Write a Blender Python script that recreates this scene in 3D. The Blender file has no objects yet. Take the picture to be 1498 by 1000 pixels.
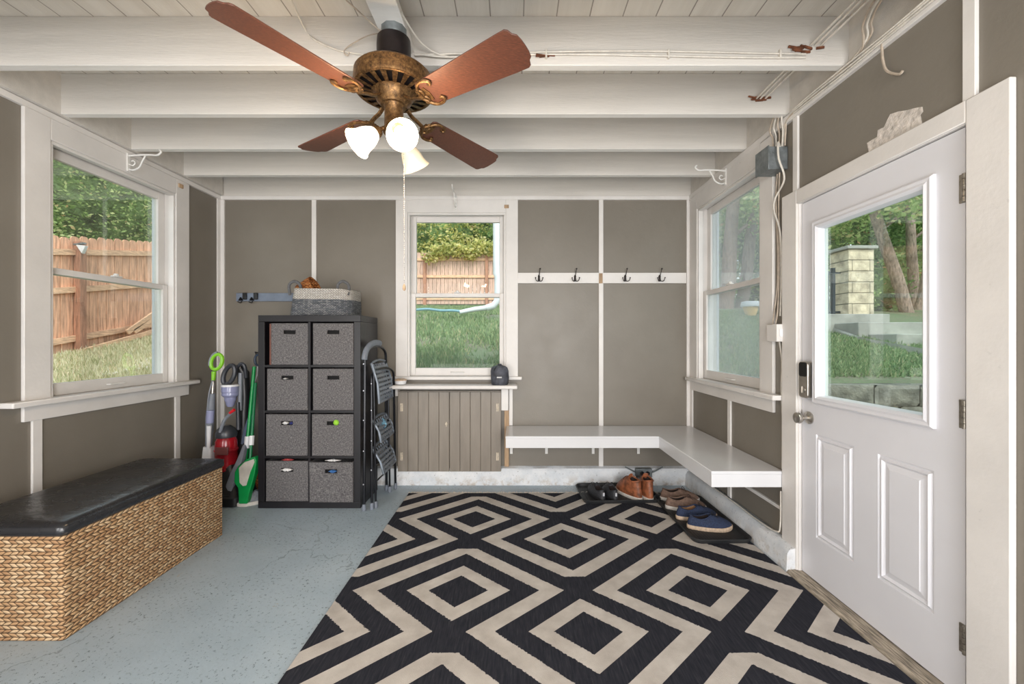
import bpy, bmesh, math, random
from mathutils import Vector, Matrix, noise
random.seed(7)
PI = math.pi
col = bpy.context.scene.collection
H = 1.28          # eye height
F = 600.0         # focal length in pixels of a 1498 x 1000 frame
def at(x, y, Y):  # a pixel at a known depth, as a point in the room
    return Vector(((x-752)*Y/F, Y, H-(y-497)*Y/F))
def gp(x, y, z=0.0):  # a pixel on a horizontal plane at height z
    Y = (H-z)*F/(y-497)
    return Vector(((x-752)*Y/F, Y, z))

# ------------------------------------------------------------------ materials
def lin(c):
    return tuple(((v/255)/12.92 if v/255 <= .04045 else ((v/255+.055)/1.055)**2.4) for v in c)
class NT:
    def __init__(s, name):
        s.mat = bpy.data.materials.new(name); s.mat.use_nodes = True
        s.nt = s.mat.node_tree; s.L = s.nt.links
        s.b = s.nt.nodes['Principled BSDF']; s.out = s.nt.nodes['Material Output']
        s.tc = None
    def node(s, t, **k):
        n = s.nt.nodes.new(t)
        for a, v in k.items(): setattr(n, a, v)
        return n
    def set(s, sock, v):
        if isinstance(v, bpy.types.NodeSocket): s.L.new(v, sock)
        elif v is not None: sock.default_value = v
    def coord(s, which='Object'):
        if not s.tc: s.tc = s.node('ShaderNodeTexCoord')
        return s.tc.outputs[which]
    def m(s, op, a, b=None, c=None):
        n = s.node('ShaderNodeMath', operation=op)
        s.set(n.inputs[0], a); s.set(n.inputs[1], b)
        if c is not None: s.set(n.inputs[2], c)
        return n.outputs[0]
    def mapping(s, scale=(1,1,1), rot=(0,0,0), loc=(0,0,0), src=None):
        n = s.node('ShaderNodeMapping'); s.L.new(src or s.coord(), n.inputs[0])
        n.inputs['Scale'].default_value = scale; n.inputs['Rotation'].default_value = rot
        n.inputs['Location'].default_value = loc
        return n.outputs[0]
    def noise(s, scale=5, detail=3, rough=.5, vec=None, dist=0):
        n = s.node('ShaderNodeTexNoise'); s.L.new(vec or s.coord(), n.inputs['Vector'])
        n.inputs['Scale'].default_value = scale; n.inputs['Detail'].default_value = detail
        n.inputs['Roughness'].default_value = rough; n.inputs['Distortion'].default_value = dist
        return n.outputs['Fac']
    def voro(s, scale=5, vec=None, feature='F1', out='Distance', rnd=1):
        n = s.node('ShaderNodeTexVoronoi', feature=feature); s.L.new(vec or s.coord(), n.inputs['Vector'])
        n.inputs['Scale'].default_value = scale; n.inputs['Randomness'].default_value = rnd
        return n.outputs[out]
    def xyz(s, vec=None):
        n = s.node('ShaderNodeSeparateXYZ'); s.L.new(vec or s.coord(), n.inputs[0]); return n.outputs
    def vec(s, x, y, z):
        n = s.node('ShaderNodeCombineXYZ'); s.set(n.inputs[0], x); s.set(n.inputs[1], y); s.set(n.inputs[2], z); return n.outputs[0]
    def ramp(s, fac, stops, interp='LINEAR'):
        n = s.node('ShaderNodeValToRGB'); s.L.new(fac, n.inputs[0]); cr = n.color_ramp; cr.interpolation = interp
        while len(cr.elements) < len(stops): cr.elements.new(.5)
        for e, (p, c) in zip(cr.elements, stops):
            e.position = p
            e.color = (c, c, c, 1) if isinstance(c, (int, float)) else (*lin(c), 1)
        return n.outputs[0]
    def mix(s, fac, a, b):
        n = s.node('ShaderNodeMix', data_type='RGBA')
        s.set(n.inputs[0], fac)
        for i, v in ((6, a), (7, b)):
            if isinstance(v, tuple): v = (*lin(v), 1)
            s.set(n.inputs[i], v)
        return n.outputs[2]
    def bump(s, h, strength=.3, dist=.01, prev=None):
        n = s.node('ShaderNodeBump'); s.L.new(h, n.inputs['Height'])
        n.inputs['Strength'].default_value = strength; n.inputs['Distance'].default_value = dist
        if prev: s.L.new(prev, n.inputs['Normal'])
        s.L.new(n.outputs[0], s.b.inputs['Normal']); return n.outputs[0]
    def color(s, v):
        if isinstance(v, tuple): v = (*lin(v), 1)
        s.set(s.b.inputs['Base Color'], v)
    def fin(s, rough=.5, metal=0, spec=.5):
        s.set(s.b.inputs['Roughness'], rough); s.set(s.b.inputs['Metallic'], metal)
        s.b.inputs['Specular IOR Level'].default_value = spec
        return s.mat
def simple(name, rgb, rough=.5, metal=0, var=.10, nscale=8, bump=0, bscale=60, spec=.5, scl=(1,1,1), bdist=.003):
    t = NT(name)
    lo = tuple(max(0, c*(1-var)) for c in rgb); hi = tuple(min(255, c*(1+var)) for c in rgb)
    v = t.mapping(scl)
    t.color(t.ramp(t.noise(nscale, 4, .55, v), [(.3, lo), (.7, hi)]))
    if bump: t.bump(t.noise(bscale, 3, .6, v), bump, bdist)
    return t.fin(rough, metal, spec)

M = {}
# taupe wall paint
t = NT('taupe_wall_paint')
c = t.ramp(t.noise(1.3, 4, .6), [(.25, (117,110,100)), (.75, (131,125,115))])
c = t.mix(t.ramp(t.noise(240, 2), [(.70, 0.), (.76, .22)]), c, (168,162,150))
t.color(c); t.bump(t.noise(35, 5, .65), .22, .004)
M['wall'] = t.fin(t.ramp(t.noise(6, 3), [(.3, .38), (.7, .45)]), 0, .45)
# aged white paint on wood (optional grain)
def white_paint(name, rgb, rough=.42, grain=(1,1,1), bump=.25, dirt=.35, hi=None):
    t = NT(name)
    c = t.ramp(t.noise(3, 5, .6, t.mapping(grain)), [(.3, tuple(x*.955 for x in rgb)), (.7, hi or tuple(min(255, x*1.02) for x in rgb))])
    d = t.ramp(t.noise(23, 6, .7, t.mapping(grain)), [(.66, 0.), (.74, dirt)])
    t.color(t.mix(d, c, tuple(x*.72 for x in rgb)))
    t.bump(t.noise(45, 4, .6, t.mapping(grain)), bump, .003)
    return t.fin(rough, 0, .45)
M['trim'] = white_paint('white_trim_paint', (224,220,216))
M['trim_y'] = M['trim']
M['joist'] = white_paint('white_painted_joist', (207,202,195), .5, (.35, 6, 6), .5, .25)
M['joist_lit'] = white_paint('white_painted_joist_lit', (230,227,222), .5, (.35, 6, 6), .4, .3)  # lighter copy of the joist paint; light on the undersides is put into colour
M['door'] = simple('smooth_white_door_paint', (221,221,226), .32, 0, .012, 3, .06, 120)
M['bench'] = simple('white_laminate', (218,218,220), .25, 0, .01, 3, .03, 200)
# ceiling boards running into depth
t = NT('white_ceiling_boards')
x, y, z = t.xyz()
fr = t.m('FRACT', t.m('DIVIDE', t.m('ADD', x, 10.03), .155))
g = t.ramp(fr, [(0, 1.), (.02, 0.), (.97, 0.), (1, 1.)])
c = t.ramp(t.noise(2.5, 4, .6, t.mapping((5, .5, 1))), [(.3, (203,197,188)), (.7, (217,212,204))])
t.color(t.mix(g, c, (120,110,100)))
t.bump(t.m('SUBTRACT', t.noise(25, 4, .6, t.mapping((6, .5, 1))), t.m('MULTIPLY', g, 2.)), .35, .004)
M['ceil'] = t.fin(.55, 0, .35)
# curb: thick painted masonry, chipped
t = NT('chipped_white_curb_paint')
c = t.ramp(t.noise(7, 6, .7), [(.3, (206,211,216)), (.6, (230,231,232))])
c = t.mix(t.ramp(t.noise(60, 5, .75), [(.62, 0.), (.67, .8)]), c, (128,128,126))
zz = t.xyz()[2]
c = t.mix(t.m('MULTIPLY', t.ramp(t.noise(11, 4, .7), [(.48, 0.), (.6, .7)]), t.ramp(zz, [(.0, 1.), (.10, 0.)])), c, (176,160,140))
t.color(c); t.bump(t.noise(38, 6, .7), .6, .006)
M['curb'] = t.fin(.5, 0, .4)
# floor
t = NT('pale_blue_painted_concrete')
c = t.ramp(t.noise(1.6, 6, .6), [(.25, (153,168,178)), (.5, (167,182,192)), (.8, (182,195,203))])
sp = t.m('MULTIPLY', t.ramp(t.noise(62, 3, .72), [(.585, 0.), (.63, .9)]), t.ramp(t.noise(2.4, 3, .6), [(.35, .2), (.6, 1.)]))
c = t.mix(sp, c, (86,94,98))
wv = t.node('ShaderNodeVectorMath', operation='ADD')
nn = t.node('ShaderNodeTexNoise'); t.L.new(t.coord(), nn.inputs['Vector']); nn.inputs['Scale'].default_value = 5; nn.inputs['Detail'].default_value = 6
sc = t.node('ShaderNodeVectorMath', operation='SCALE'); t.L.new(nn.outputs['Color'], sc.inputs[0]); sc.inputs['Scale'].default_value = .35
t.L.new(t.coord(), wv.inputs[0]); t.L.new(sc.outputs[0], wv.inputs[1])
cr = t.voro(.55, wv.outputs[0], 'DISTANCE_TO_EDGE')
crm = t.m('MULTIPLY', t.m('LESS_THAN', cr, .0018), t.ramp(t.noise(1.1, 2), [(.5, 0.), (.6, .4)]))
c = t.mix(crm, c, (80,84,86))
px = t.ramp(t.noise(4.3, 6, .75, t.mapping(loc=(.3,1.1,0))), [(.67, 0.), (.69, .8)])
c = t.mix(px, c, (170,160,142))
t.color(c)
hh = t.m('SUBTRACT', t.noise(60, 5, .65), t.m('MULTIPLY', sp, .8))
t.bump(hh, .35, .004)
M['floor'] = t.fin(t.ramp(t.noise(5, 4), [(.3, .36), (.7, .56)]), 0, .45)
# rug
t = NT('black_cream_geometric_rug')
x, y, z = t.xyz()
w1 = t.m('MULTIPLY', t.m('SUBTRACT', t.noise(130, 2), .5), .012)
x = t.m('ADD', x, w1); y = t.m('ADD', y, w1)
PX, PY, S, X0, Y0, OFF = 1.215, .83, .87, -.283, 2.08, .294
def cell(cx, cy):
    fu = t.m('SUBTRACT', t.m('FRACT', t.m('ADD', t.m('DIVIDE', t.m('SUBTRACT', x, cx), PX), 20.5)), .5)
    fv = t.m('SUBTRACT', t.m('FRACT', t.m('ADD', t.m('DIVIDE', t.m('SUBTRACT', y, cy), PY), 20.5)), .5)
    d = t.m('ADD', t.m('MULTIPLY', t.m('ABSOLUTE', fu), PX), t.m('MULTIPLY', t.m('ABSOLUTE', fv), PY/S))
    return d, fv
def band(d, lo, hi): return t.m('MULTIPLY', t.m('GREATER_THAN', d, lo), t.m('LESS_THAN', d, hi))
dO, vO = cell(X0, Y0); dE, vE = cell(X0+PX/2, Y0-OFF)
pO = band(dO, .41, .535); pE = band(dE, .41, .535)
k = t.m('MAXIMUM', band(dO, .151, .262), band(dE, .151, .262))
k = t.m('MAXIMUM', k, t.m('MULTIPLY', pO, t.m('GREATER_THAN', vO, 0)))
k = t.m('MAXIMUM', k, t.m('MULTIPLY', pE, t.m('LESS_THAN', vE, 0)))
k = t.m('MAXIMUM', k, t.m('MULTIPLY', pO, pE))
streak = t.noise(14, 4, .6, t.mapping((9, .9, 1), (0,0,.12)))
dark = t.ramp(streak, [(.3, (38,39,46)), (.62, (52,53,60)), (.8, (72,72,76))])
lite = t.ramp(t.noise(9, 5, .6), [(.3, (180,172,164)), (.7, (206,199,191))])
c = t.mix(k, dark, lite)
t.color(c)
t.bump(t.m('ADD', t.noise(420, 2), t.m('MULTIPLY', k, .6)), .5, .004)
M['rug'] = t.fin(.95, 0, .1)
M['fringe'] = simple('cream_fringe_yarn', (205,196,184), .95, 0, .08, 60)
# woven water hyacinth
def weave(name, pal, rh=.0165, rw=.029, slant=1.3, axis='yz', flat=.0):
    t = NT(name)
    x, y, z = t.xyz()
    n1 = t.m('MULTIPLY', t.m('SUBTRACT', t.noise(9, 3), .5), .012)
    h = t.m('ADD', z, n1)
    u = t.m('ADD', t.m('ADD', x, y), t.m('MULTIPLY', t.m('SUBTRACT', t.noise(13, 2), .5), .02))
    rows = t.m('DIVIDE', h, rh); row = t.m('FLOOR', rows); fv = t.m('FRACT', rows)
    par = t.m('MULTIPLY', t.m('SUBTRACT', t.m('MODULO', t.m('ADD', row, 100), 2), .5), 2)
    uu = t.m('ADD', t.m('DIVIDE', u, rw), t.m('MULTIPLY', row, .5))
    uu = t.m('ADD', uu, t.m('MULTIPLY', t.m('MULTIPLY', fv, par), slant*.5))
    fu = t.m('FRACT', t.m('ADD', uu, 500)); cid = t.m('FLOOR', t.m('ADD', uu, 500))
    hu = t.m('SINE', t.m('MULTIPLY', fu, PI)); hv = t.m('SINE', t.m('MULTIPLY', fv, PI))
    hgt = t.m('POWER', t.m('MULTIPLY', t.m('POWER', hu, .8), hv), .6)
    wn = t.node('ShaderNodeTexWhiteNoise', noise_dimensions='2D')
    t.L.new(t.vec(cid, row, 0), wn.inputs['Vector'])
    v = t.m('ADD', t.m('MULTIPLY', wn.outputs['Value'], .6), t.m('MULTIPLY', t.noise(3.5, 4), .4))
    c = t.ramp(v, [(.1, pal[0]), (.5, pal[1]), (.9, pal[2])])
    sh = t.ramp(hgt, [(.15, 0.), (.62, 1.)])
    c = t.mix(sh, tuple(q*.42 for q in pal[0]), c)  # shade in the gaps between stitches, put into the colour by weave height
    t.color(c); t.bump(hgt, .9, .008)
    return t.fin(.6, 0, .3)
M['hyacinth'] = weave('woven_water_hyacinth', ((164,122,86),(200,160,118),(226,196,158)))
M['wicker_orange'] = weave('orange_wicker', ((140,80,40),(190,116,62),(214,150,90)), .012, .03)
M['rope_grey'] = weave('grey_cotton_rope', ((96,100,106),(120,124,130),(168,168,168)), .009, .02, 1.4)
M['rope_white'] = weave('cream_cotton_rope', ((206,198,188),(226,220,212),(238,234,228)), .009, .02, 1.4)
# black vinyl cushion
t = NT('black_vinyl'); t.color(t.ramp(t.noise(2.2, 4, .6), [(.3, (24,24,27)), (.7, (44,44,48))]))
t.bump(t.noise(6, 4, .6, t.mapping((1, 1.6, 1), (0,0,.6))), .45, .02)
M['vinyl'] = t.fin(t.ramp(t.noise(4, 5, .65), [(.3, .18), (.7, .36)]), 0, .7)
# bin fabric: heathered linen
t = NT('grey_heathered_linen')
a = t.noise(230, 3, .7, t.mapping((1, 1, .28))); b = t.noise(230, 3, .7, t.mapping((.28, 1, 1), loc=(3,3,3)))
v = t.m('ADD', t.m('MULTIPLY', a, .5), t.m('MULTIPLY', b, .5))
t.color(t.ramp(v, [(.38, (72,70,72)), (.5, (100,97,98)), (.62, (138,135,133))]))
t.bump(v, .5, .002); M['linen'] = t.fin(.85, 0, .2)
M['espresso'] = simple('black_brown_veneer', (25,23,27), .4, 0, .18, 5, .15, 60, scl=(1,1,.12))
M['espresso_h'] = M['espresso']
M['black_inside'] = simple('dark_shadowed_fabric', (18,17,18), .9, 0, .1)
M['black_metal'] = simple('black_powder_coat', (20,22,28), .32, .3, .1, 20)
M['grip_grey'] = simple('grey_plastic_grip', (118,124,134), .5, 0, .06, 20)
M['rivet'] = simple('steel_rivet', (170,170,175), .3, .9, .05)
M['grey_plastic'] = simple('mid_grey_plastic', (122,126,134), .35, 0, .05, 14)
M['dark_plastic'] = simple('dark_grey_plastic', (52,54,60), .35, 0, .08, 14)
M['black_plastic'] = simple('black_plastic', (22,22,25), .35, 0, .1, 14)
M['lime'] = simple('lime_green_plastic', (126,190,40), .35, 0, .05, 14)
M['green'] = simple('green_plastic', (14,142,70), .35, 0, .06, 14)
M['green_dark'] = simple('dark_green_pole', (16,110,66), .35, 0, .06, 14)
M['red'] = simple('red_translucent_plastic', (150,26,36), .18, 0, .22, 9)
M['white_plastic'] = simple('white_plastic', (226,226,228), .35, 0, .02, 14)
t = NT('clear_violet_plastic'); t.color((172,176,214)); t.b.inputs['Transmission Weight'].default_value = .35
M['clear'] = t.fin(.12, 0, .5)
# brass fan metal
t = NT('antique_brass')
t.color(t.ramp(t.noise(70, 6, .75), [(.35, (74,54,36)), (.55, (132,98,62)), (.75, (176,140,92))]))
t.bump(t.noise(90, 4, .7), .2, .002); M['brass'] = t.fin(.42, .75, .5)
M['dark_metal'] = simple('dark_bronze', (40,34,34), .4, .5, .2, 20)
M['galv'] = simple('galvanised_steel', (128,134,136), .45, .55, .12, 25, .15, 60)
t = NT('reddish_fan_blade_wood')
w = t.noise(16, 5, .6, t.mapping((1.2, 14, 1), src=t.coord('Generated')))
t.color(t.ramp(w, [(.3, (70,44,36)), (.5, (92,56,44)), (.7, (116,72,54))])); M['blade'] = t.fin(.36, 0, .5)
def glow(name, rgb, em, estr):
    t = NT(name); t.color(rgb); t.b.inputs['Emission Color'].default_value = (*lin(em), 1); t.b.inputs['Emission Strength'].default_value = estr
    return t.fin(.25, 0, .5)
M['shade_lit'] = glow('lit_frosted_glass', (250,246,238), (255,244,224), 2.6)
M['shade_dim'] = glow('unlit_glass_added_glow', (238,224,196), (255,226,176), .12)  # faint emission stands in for light spilling over from the lit shades
M['bulb'] = glow('glowing_bulb', (255,250,240), (255,244,220), 8)
# metals
M['nickel'] = simple('satin_nickel', (176,170,162), .28, .9, .06, 30)
M['hinge'] = simple('worn_hinge_metal', (150,144,134), .38, .8, .15, 60)
M['bronze'] = simple('oil_rubbed_bronze', (52,46,44), .4, .6, .1, 30)
M['screen'] = simple('black_touch_screen', (14,14,16), .12, 0, .1)
M['cable'] = simple('painted_white_cable', (206,200,190), .5, 0, .06, 30, .2, 90)
M['cable_tan'] = simple('tan_painted_cable', (176,162,146), .5, 0, .1, 30)
M['white_metal'] = simple('white_coated_metal', (228,226,222), .4, 0, .03, 20)
M['hole_wood'] = simple('splintered_bare_wood', (104,62,40), .8, 0, .3, 40, .5, 60)
M['stud'] = simple('bare_aged_wood', (176,148,118), .75, 0, .15, 9, .3, 50, scl=(3,3,.5))
# beadboard grey cabinet doors
M['cab'] = simple('taupe_cabinet_paint', (136,127,116), .45, 0, .05, 6, .25, 60, scl=(4,4,.6))
M['cab_line'] = simple('worn_edge_paint', (196,184,166), .5, 0, .1, 60)
# glass panes
def pane(name, tint=(255,255,255), milk=0., refl=1.0, milkcol=(214,224,236)):
    t = NT(name); nt = t.nt; nt.nodes.remove(t.b)
    tr = t.node('ShaderNodeBsdfTransparent'); tr.inputs[0].default_value = (*lin(tint), 1)
    gl = t.node('ShaderNodeBsdfGlossy'); gl.inputs['Roughness'].default_value = .02
    fr = t.node('ShaderNodeFresnel'); fr.inputs[0].default_value = 1.45
    mx = t.node('ShaderNodeMixShader'); t.L.new(t.m('MULTIPLY', fr.outputs[0], refl), mx.inputs[0])
    src = tr.outputs[0]
    if milk:
        df = t.node('ShaderNodeBsdfTranslucent'); df.inputs[0].default_value = (*lin(milkcol), 1)
        m2 = t.node('ShaderNodeMixShader'); t.L.new(t.ramp(t.noise(2.2, 4, .6), [(.3, milk*.75), (.7, milk*1.2)]), m2.inputs[0])
        t.L.new(tr.outputs[0], m2.inputs[1]); t.L.new(df.outputs[0], m2.inputs[2]); src = m2.outputs[0]
    t.L.new(src, mx.inputs[1]); t.L.new(gl.outputs[0], mx.inputs[2]); t.L.new(mx.outputs[0], t.out.inputs[0])
    return t.mat
M['glass'] = pane('clear_window_glass', (248,252,250), 0, .35)
M['glass_hazy'] = pane('hazy_window_glass', (240,246,246), .15, .5, (232,236,234))
M['glass_door'] = pane('door_glass', (240,248,245), 0, .28)
# shoes
M['sh_black'] = simple('black_shoe_mesh', (46,47,51), .6, 0, .2, 60, .3, 250)
M['sh_tan'] = simple('tan_boot_leather', (128,76,50), .5, 0, .32, 30, .25, 90)
M['sh_brown'] = simple('taupe_brown_canvas', (112,90,78), .85, 0, .15, 60, .3, 260)
M['sh_blue'] = simple('navy_denim_canvas', (38,48,72), .85, 0, .35, 90, .4, 260, scl=(3,3,1))
M['sh_grey'] = simple('grey_knit_sneaker', (120,124,130), .8, 0, .1, 60, .3, 250)
M['sole_white'] = simple('off_white_rubber', (208,202,194), .6, 0, .06, 30)
M['sole_tan'] = simple('cream_crepe_sole', (196,172,148), .7, 0, .12, 60, .3, 160)
M['sole_black'] = simple('black_rubber', (30,30,32), .6, 0, .1, 30)
M['lining'] = simple('dark_shoe_lining', (44,34,32), .9, 0, .15, 40)
M['lining_tan'] = simple('tan_insole', (150,112,78), .85, 0, .1, 40)
M['lace_brown'] = simple('dark_brown_lace', (66,46,40), .8, 0, .1, 60)
M['lace_black'] = simple('black_lace', (24,24,28), .8, 0, .1, 60)
M['tab'] = simple('pale_grey_heel_tab', (196,198,204), .5, 0, .03)
M['rubber'] = simple('black_ribbed_rubber', (38,39,41), .55, 0, .14, 30, .5, 120)
M['pouch'] = simple('charcoal_nylon', (66,68,76), .6, 0, .28, 22, .6, 40, bdist=.01)
M['lettering'] = simple('white_lettering', (228,228,230), .6, 0, .01)
M['cloth_white'] = simple('white_cloth', (228,226,224), .9, 0, .05, 30, .6, 40)
M['cloth_blue'] = simple('blue_cloth', (58,108,168), .9, 0, .15, 30, .6, 40)
M['cloth_navy'] = simple('navy_cloth', (44,50,110), .9, 0, .15, 30, .6, 40)
M['cloth_red'] = simple('red_cloth', (180,70,70), .9, 0, .15, 30, .6, 40)
M['tennis'] = simple('yellow_green_felt', (150,206,62), .95, 0, .06, 40, .4, 300)
M['multi'] = simple('multicoloured_cloth', (110,150,170), .9, 0, .45, 34, .6, 40)
# outdoor
M['fence'] = simple('weathered_cedar', (216,166,136), .8, 0, .18, 7, .5, 30, scl=(5,5,.5))
M['fence2'] = simple('pale_weathered_cedar', (200,166,150), .8, 0, .14, 7, .5, 30, scl=(5,5,.5))
M['post'] = simple('brown_fence_post', (166,120,98), .8, 0, .18, 9, .5, 30, scl=(5,5,.5))
M['rail'] = simple('cedar_rail', (220,178,146), .8, 0, .14, 9, .5, 30, scl=(1,1,5))
M['bark'] = simple('grey_brown_bark', (150,128,118), .9, 0, .25, 7, 1., 9, scl=(4,4,1), bdist=.04)
M['stone'] = simple('rough_grey_stone', (112,108,98), .85, 0, .28, 6, 1., 12, bdist=.04)
M['stone2'] = simple('pale_limestone', (206,188,164), .85, 0, .2, 5, .8, 14, bdist=.03)
M['mortar'] = simple('dark_mortar', (120,112,98), .95, 0, .1)
M['concrete'] = simple('pale_concrete', (160,156,150), .85, 0, .1, 4, .4, 40)
M['iron'] = simple('black_iron', (50,58,68), .5, .4, .1)
M['pvc'] = simple('white_downspout', (206,210,214), .4, 0, .02)
M['hose'] = simple('teal_garden_hose', (110,150,160), .5, 0, .06)
M['siding'] = simple('white_siding', (214,218,224), .5, 0, .02)
M['terracotta'] = simple('yellow_clay_pot', (222,186,120), .7, 0, .12)
M['soil'] = simple('dark_soil', (74,62,52), .95, 0, .2, 20)
t = NT('patchy_lawn_ground')
n1 = t.noise(1.1, 6, .65); n2 = t.noise(26, 5, .75)
v = t.m('ADD', t.m('MULTIPLY', n1, .55), t.m('MULTIPLY', n2, .45))
t.color(t.ramp(v, [(.38, (136,124,110)), (.46, (146,142,120)), (.54, (128,142,108)), (.66, (146,168,126))]))
t.bump(n2, 1., .05); M['lawn'] = t.fin(.95, 0, .15)
def leafy(name, stops, trans=.5):
    t = NT(name); g = t.node('ShaderNodeNewGeometry')
    c = t.ramp(g.outputs['Random Per Island'], stops); t.color(c)
    tl = t.node('ShaderNodeBsdfTranslucent'); t.L.new(c, tl.inputs[0])
    mx = t.node('ShaderNodeMixShader'); mx.inputs[0].default_value = trans
    t.fin(.6, 0, .3); t.L.new(t.b.outputs[0], mx.inputs[1]); t.L.new(tl.outputs[0], mx.inputs[2]); t.L.new(mx.outputs[0], t.out.inputs[0])
    return t.mat
M['leaf'] = leafy('mixed_green_leaves', [(0, (116,146,86)), (.35, (162,190,116)), (.7, (202,220,150)), (.95, (236,232,176)), (1, (230,180,136))])
M['leaf_y'] = leafy('yellow_green_leaves', [(0, (140,150,86)), (.4, (190,190,118)), (.8, (232,220,150)), (1, (240,230,186))])
M['leaf_d'] = leafy('deep_green_leaves', [(0, (84,112,68)), (.5, (130,160,98)), (.9, (176,200,134)), (1, (210,150,118))])
M['grass'] = leafy('grass_blades', [(0, (96,122,80)), (.5, (128,150,104)), (.85, (160,180,130)), (1, (190,176,140))], .3)
M['grass_sunlit'] = leafy('sunlit_groundcover', [(0, (160,164,116)), (.35, (204,202,160)), (.7, (240,234,204)), (1, (226,202,170))], .3)  # sunlight on the groundcover is put into these pale blade colours

# ------------------------------------------------------------------ mesh helpers
class MB:
    def __init__(s): s.bm = bmesh.new(); s.mi = 0
    def _f(s, vs):
        try:
            f = s.bm.faces.new(vs); f.material_index = s.mi; return f
        except ValueError: return None
    def hexa(s, P):   # 8 points: bottom ring 0-3, top ring 4-7
        v = [s.bm.verts.new(p) for p in P]
        for q in ((3,2,1,0),(4,5,6,7),(0,1,5,4),(1,2,6,5),(2,3,7,6),(3,0,4,7)): s._f([v[i] for i in q])
        return s
    def box(s, x0, x1, y0, y1, z0, z1):
        return s.hexa([(x0,y0,z0),(x1,y0,z0),(x1,y1,z0),(x0,y1,z0),(x0,y0,z1),(x1,y0,z1),(x1,y1,z1),(x0,y1,z1)])
    def bar(s, a, b, w, h, up=(0,0,1)):   # box between two points
        a, b = Vector(a), Vector(b); d = (b-a).normalized(); up = Vector(up)
        if abs(d.dot(up)) > .98: up = Vector((1,0,0))
        r = d.cross(up).normalized()*w/2; u = r.cross(d).normalized()*h/2
        return s.hexa([a-r-u, a+r-u, b+r-u, b-r-u, a-r+u, a+r+u, b+r+u, b-r+u])
    def loft(s, rings, closed=True, cap=True):
        V = [[s.bm.verts.new(p) for p in r] for r in rings]; n = len(V[0])
        for a, b in zip(V, V[1:]):
            for i in range(n if closed else n-1):
                j = (i+1) % n; s._f([a[i], a[j], b[j], b[i]])
        if cap and closed: s._f(V[0][::-1]); s._f(V[-1])
        return s
    def tube(s, pts, r, n=8, cap=True, loop=False, flat=1.0):
        pts = [Vector(p) for p in pts]; N = len(pts); rs = r if isinstance(r, (list, tuple)) else [r]*N
        rings = []; prev = None
        for i, p in enumerate(pts):
            if loop: d = (pts[(i+1) % N]-pts[i-1])
            else: d = (pts[min(i+1, N-1)]-pts[max(i-1, 0)])
            d = d.normalized() if d.length > 1e-9 else Vector((0,0,1))
            if prev is None:
                up = Vector((0,0,1)) if abs(d.z) < .95 else Vector((1,0,0)); a = d.cross(up).normalized()
            else:
                a = (prev-d*prev.dot(d)); a = a.normalized() if a.length > 1e-6 else d.orthogonal().normalized()
            prev = a; b = d.cross(a)
            rings.append([p+(a*math.cos(2*PI*k/n)+b*math.sin(2*PI*k/n)*flat)*rs[i] for k in range(n)])
        if loop: rings.append(rings[0])
        return s.loft(rings, True, cap and not loop)
    def lathe(s, prof, c=(0,0,0), axis=(0,0,1), n=24, cap=False):
        c = Vector(c); q = Vector((0,0,1)).rotation_difference(Vector(axis).normalized())
        rings = [[c+q @ Vector((r*math.cos(2*PI*k/n), r*math.sin(2*PI*k/n), z)) for k in range(n)] for r, z in prof]
        return s.loft(rings, True, cap)
    def prism(s, poly, vec):
        v = Vector(vec); a = [s.bm.verts.new(p) for p in poly]; b = [s.bm.verts.new(Vector(p)+v) for p in poly]
        s._f(a[::-1]); s._f(b); n = len(a)
        for i in range(n): j = (i+1) % n; s._f([a[i], a[j], b[j], b[i]])
        return s
    def ball(s, c, r, n=10, scale=(1,1,1)):
        c = Vector(c); rings = []
        for i in range(n+1):
            th = PI*i/n; rr = max(math.sin(th), .001)
            rings.append([c+Vector((r*rr*math.cos(2*PI*k/(n*2))*scale[0], r*rr*math.sin(2*PI*k/(n*2))*scale[1], -r*math.cos(th)*scale[2])) for k in range(n*2)])
        return s.loft(rings, True, True)
    def quad(s, a, b, c, d): s._f([s.bm.verts.new(p) for p in (a, b, c, d)]); return s
    def build(s, name, mat, parent=None, bevel=0, smooth=True, sub=0, angle=38, seg=2):
        bmesh.ops.recalc_face_normals(s.bm, faces=s.bm.faces[:])
        me = bpy.data.meshes.new(name); s.bm.to_mesh(me); s.bm.free()
        for m_ in (mat if isinstance(mat, (list, tuple)) else [mat]): me.materials.append(m_)
        if smooth:
            for p in me.polygons: p.use_smooth = True
            me.set_sharp_from_angle(angle=math.radians(angle))
        o = bpy.data.objects.new(name, me); col.objects.link(o)
        if parent is not None: adopt(o, parent)
        if bevel:
            b = o.modifiers.new('bevel', 'BEVEL'); b.width = bevel; b.segments = seg; b.limit_method = 'ANGLE'; b.harden_normals = False
        if sub:
            b = o.modifiers.new('sub', 'SUBSURF'); b.levels = sub; b.render_levels = sub
        return o
def wm(o):
    m_ = Matrix.LocRotScale(o.location, o.rotation_euler, o.scale)
    return (wm(o.parent) @ o.matrix_parent_inverse @ m_) if o.parent else m_
def adopt(o, parent):
    o.parent = parent; o.matrix_parent_inverse = wm(parent).inverted()
def tag(o, label=None, cat=None, group=None, kind=None):
    if label: o['label'] = label
    if cat: o['category'] = cat
    if group: o['group'] = group
    if kind: o['kind'] = kind
    return o
def thing(name, label, cat, loc=(0,0,0), group=None, rz=0):
    o = bpy.data.objects.new(name, None); col.objects.link(o); o.empty_display_size = .1
    o.location = loc; o.rotation_euler = (0, 0, rz)
    return tag(o, label, cat, group)
def structure(o, label=None): o['kind'] = 'structure'; 
def sroot(name, loc=(0,0,0)):
    o = bpy.data.objects.new(name, None); col.objects.link(o); o.location = loc; o['kind'] = 'structure'; o.empty_display_size = .1
    return o
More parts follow.
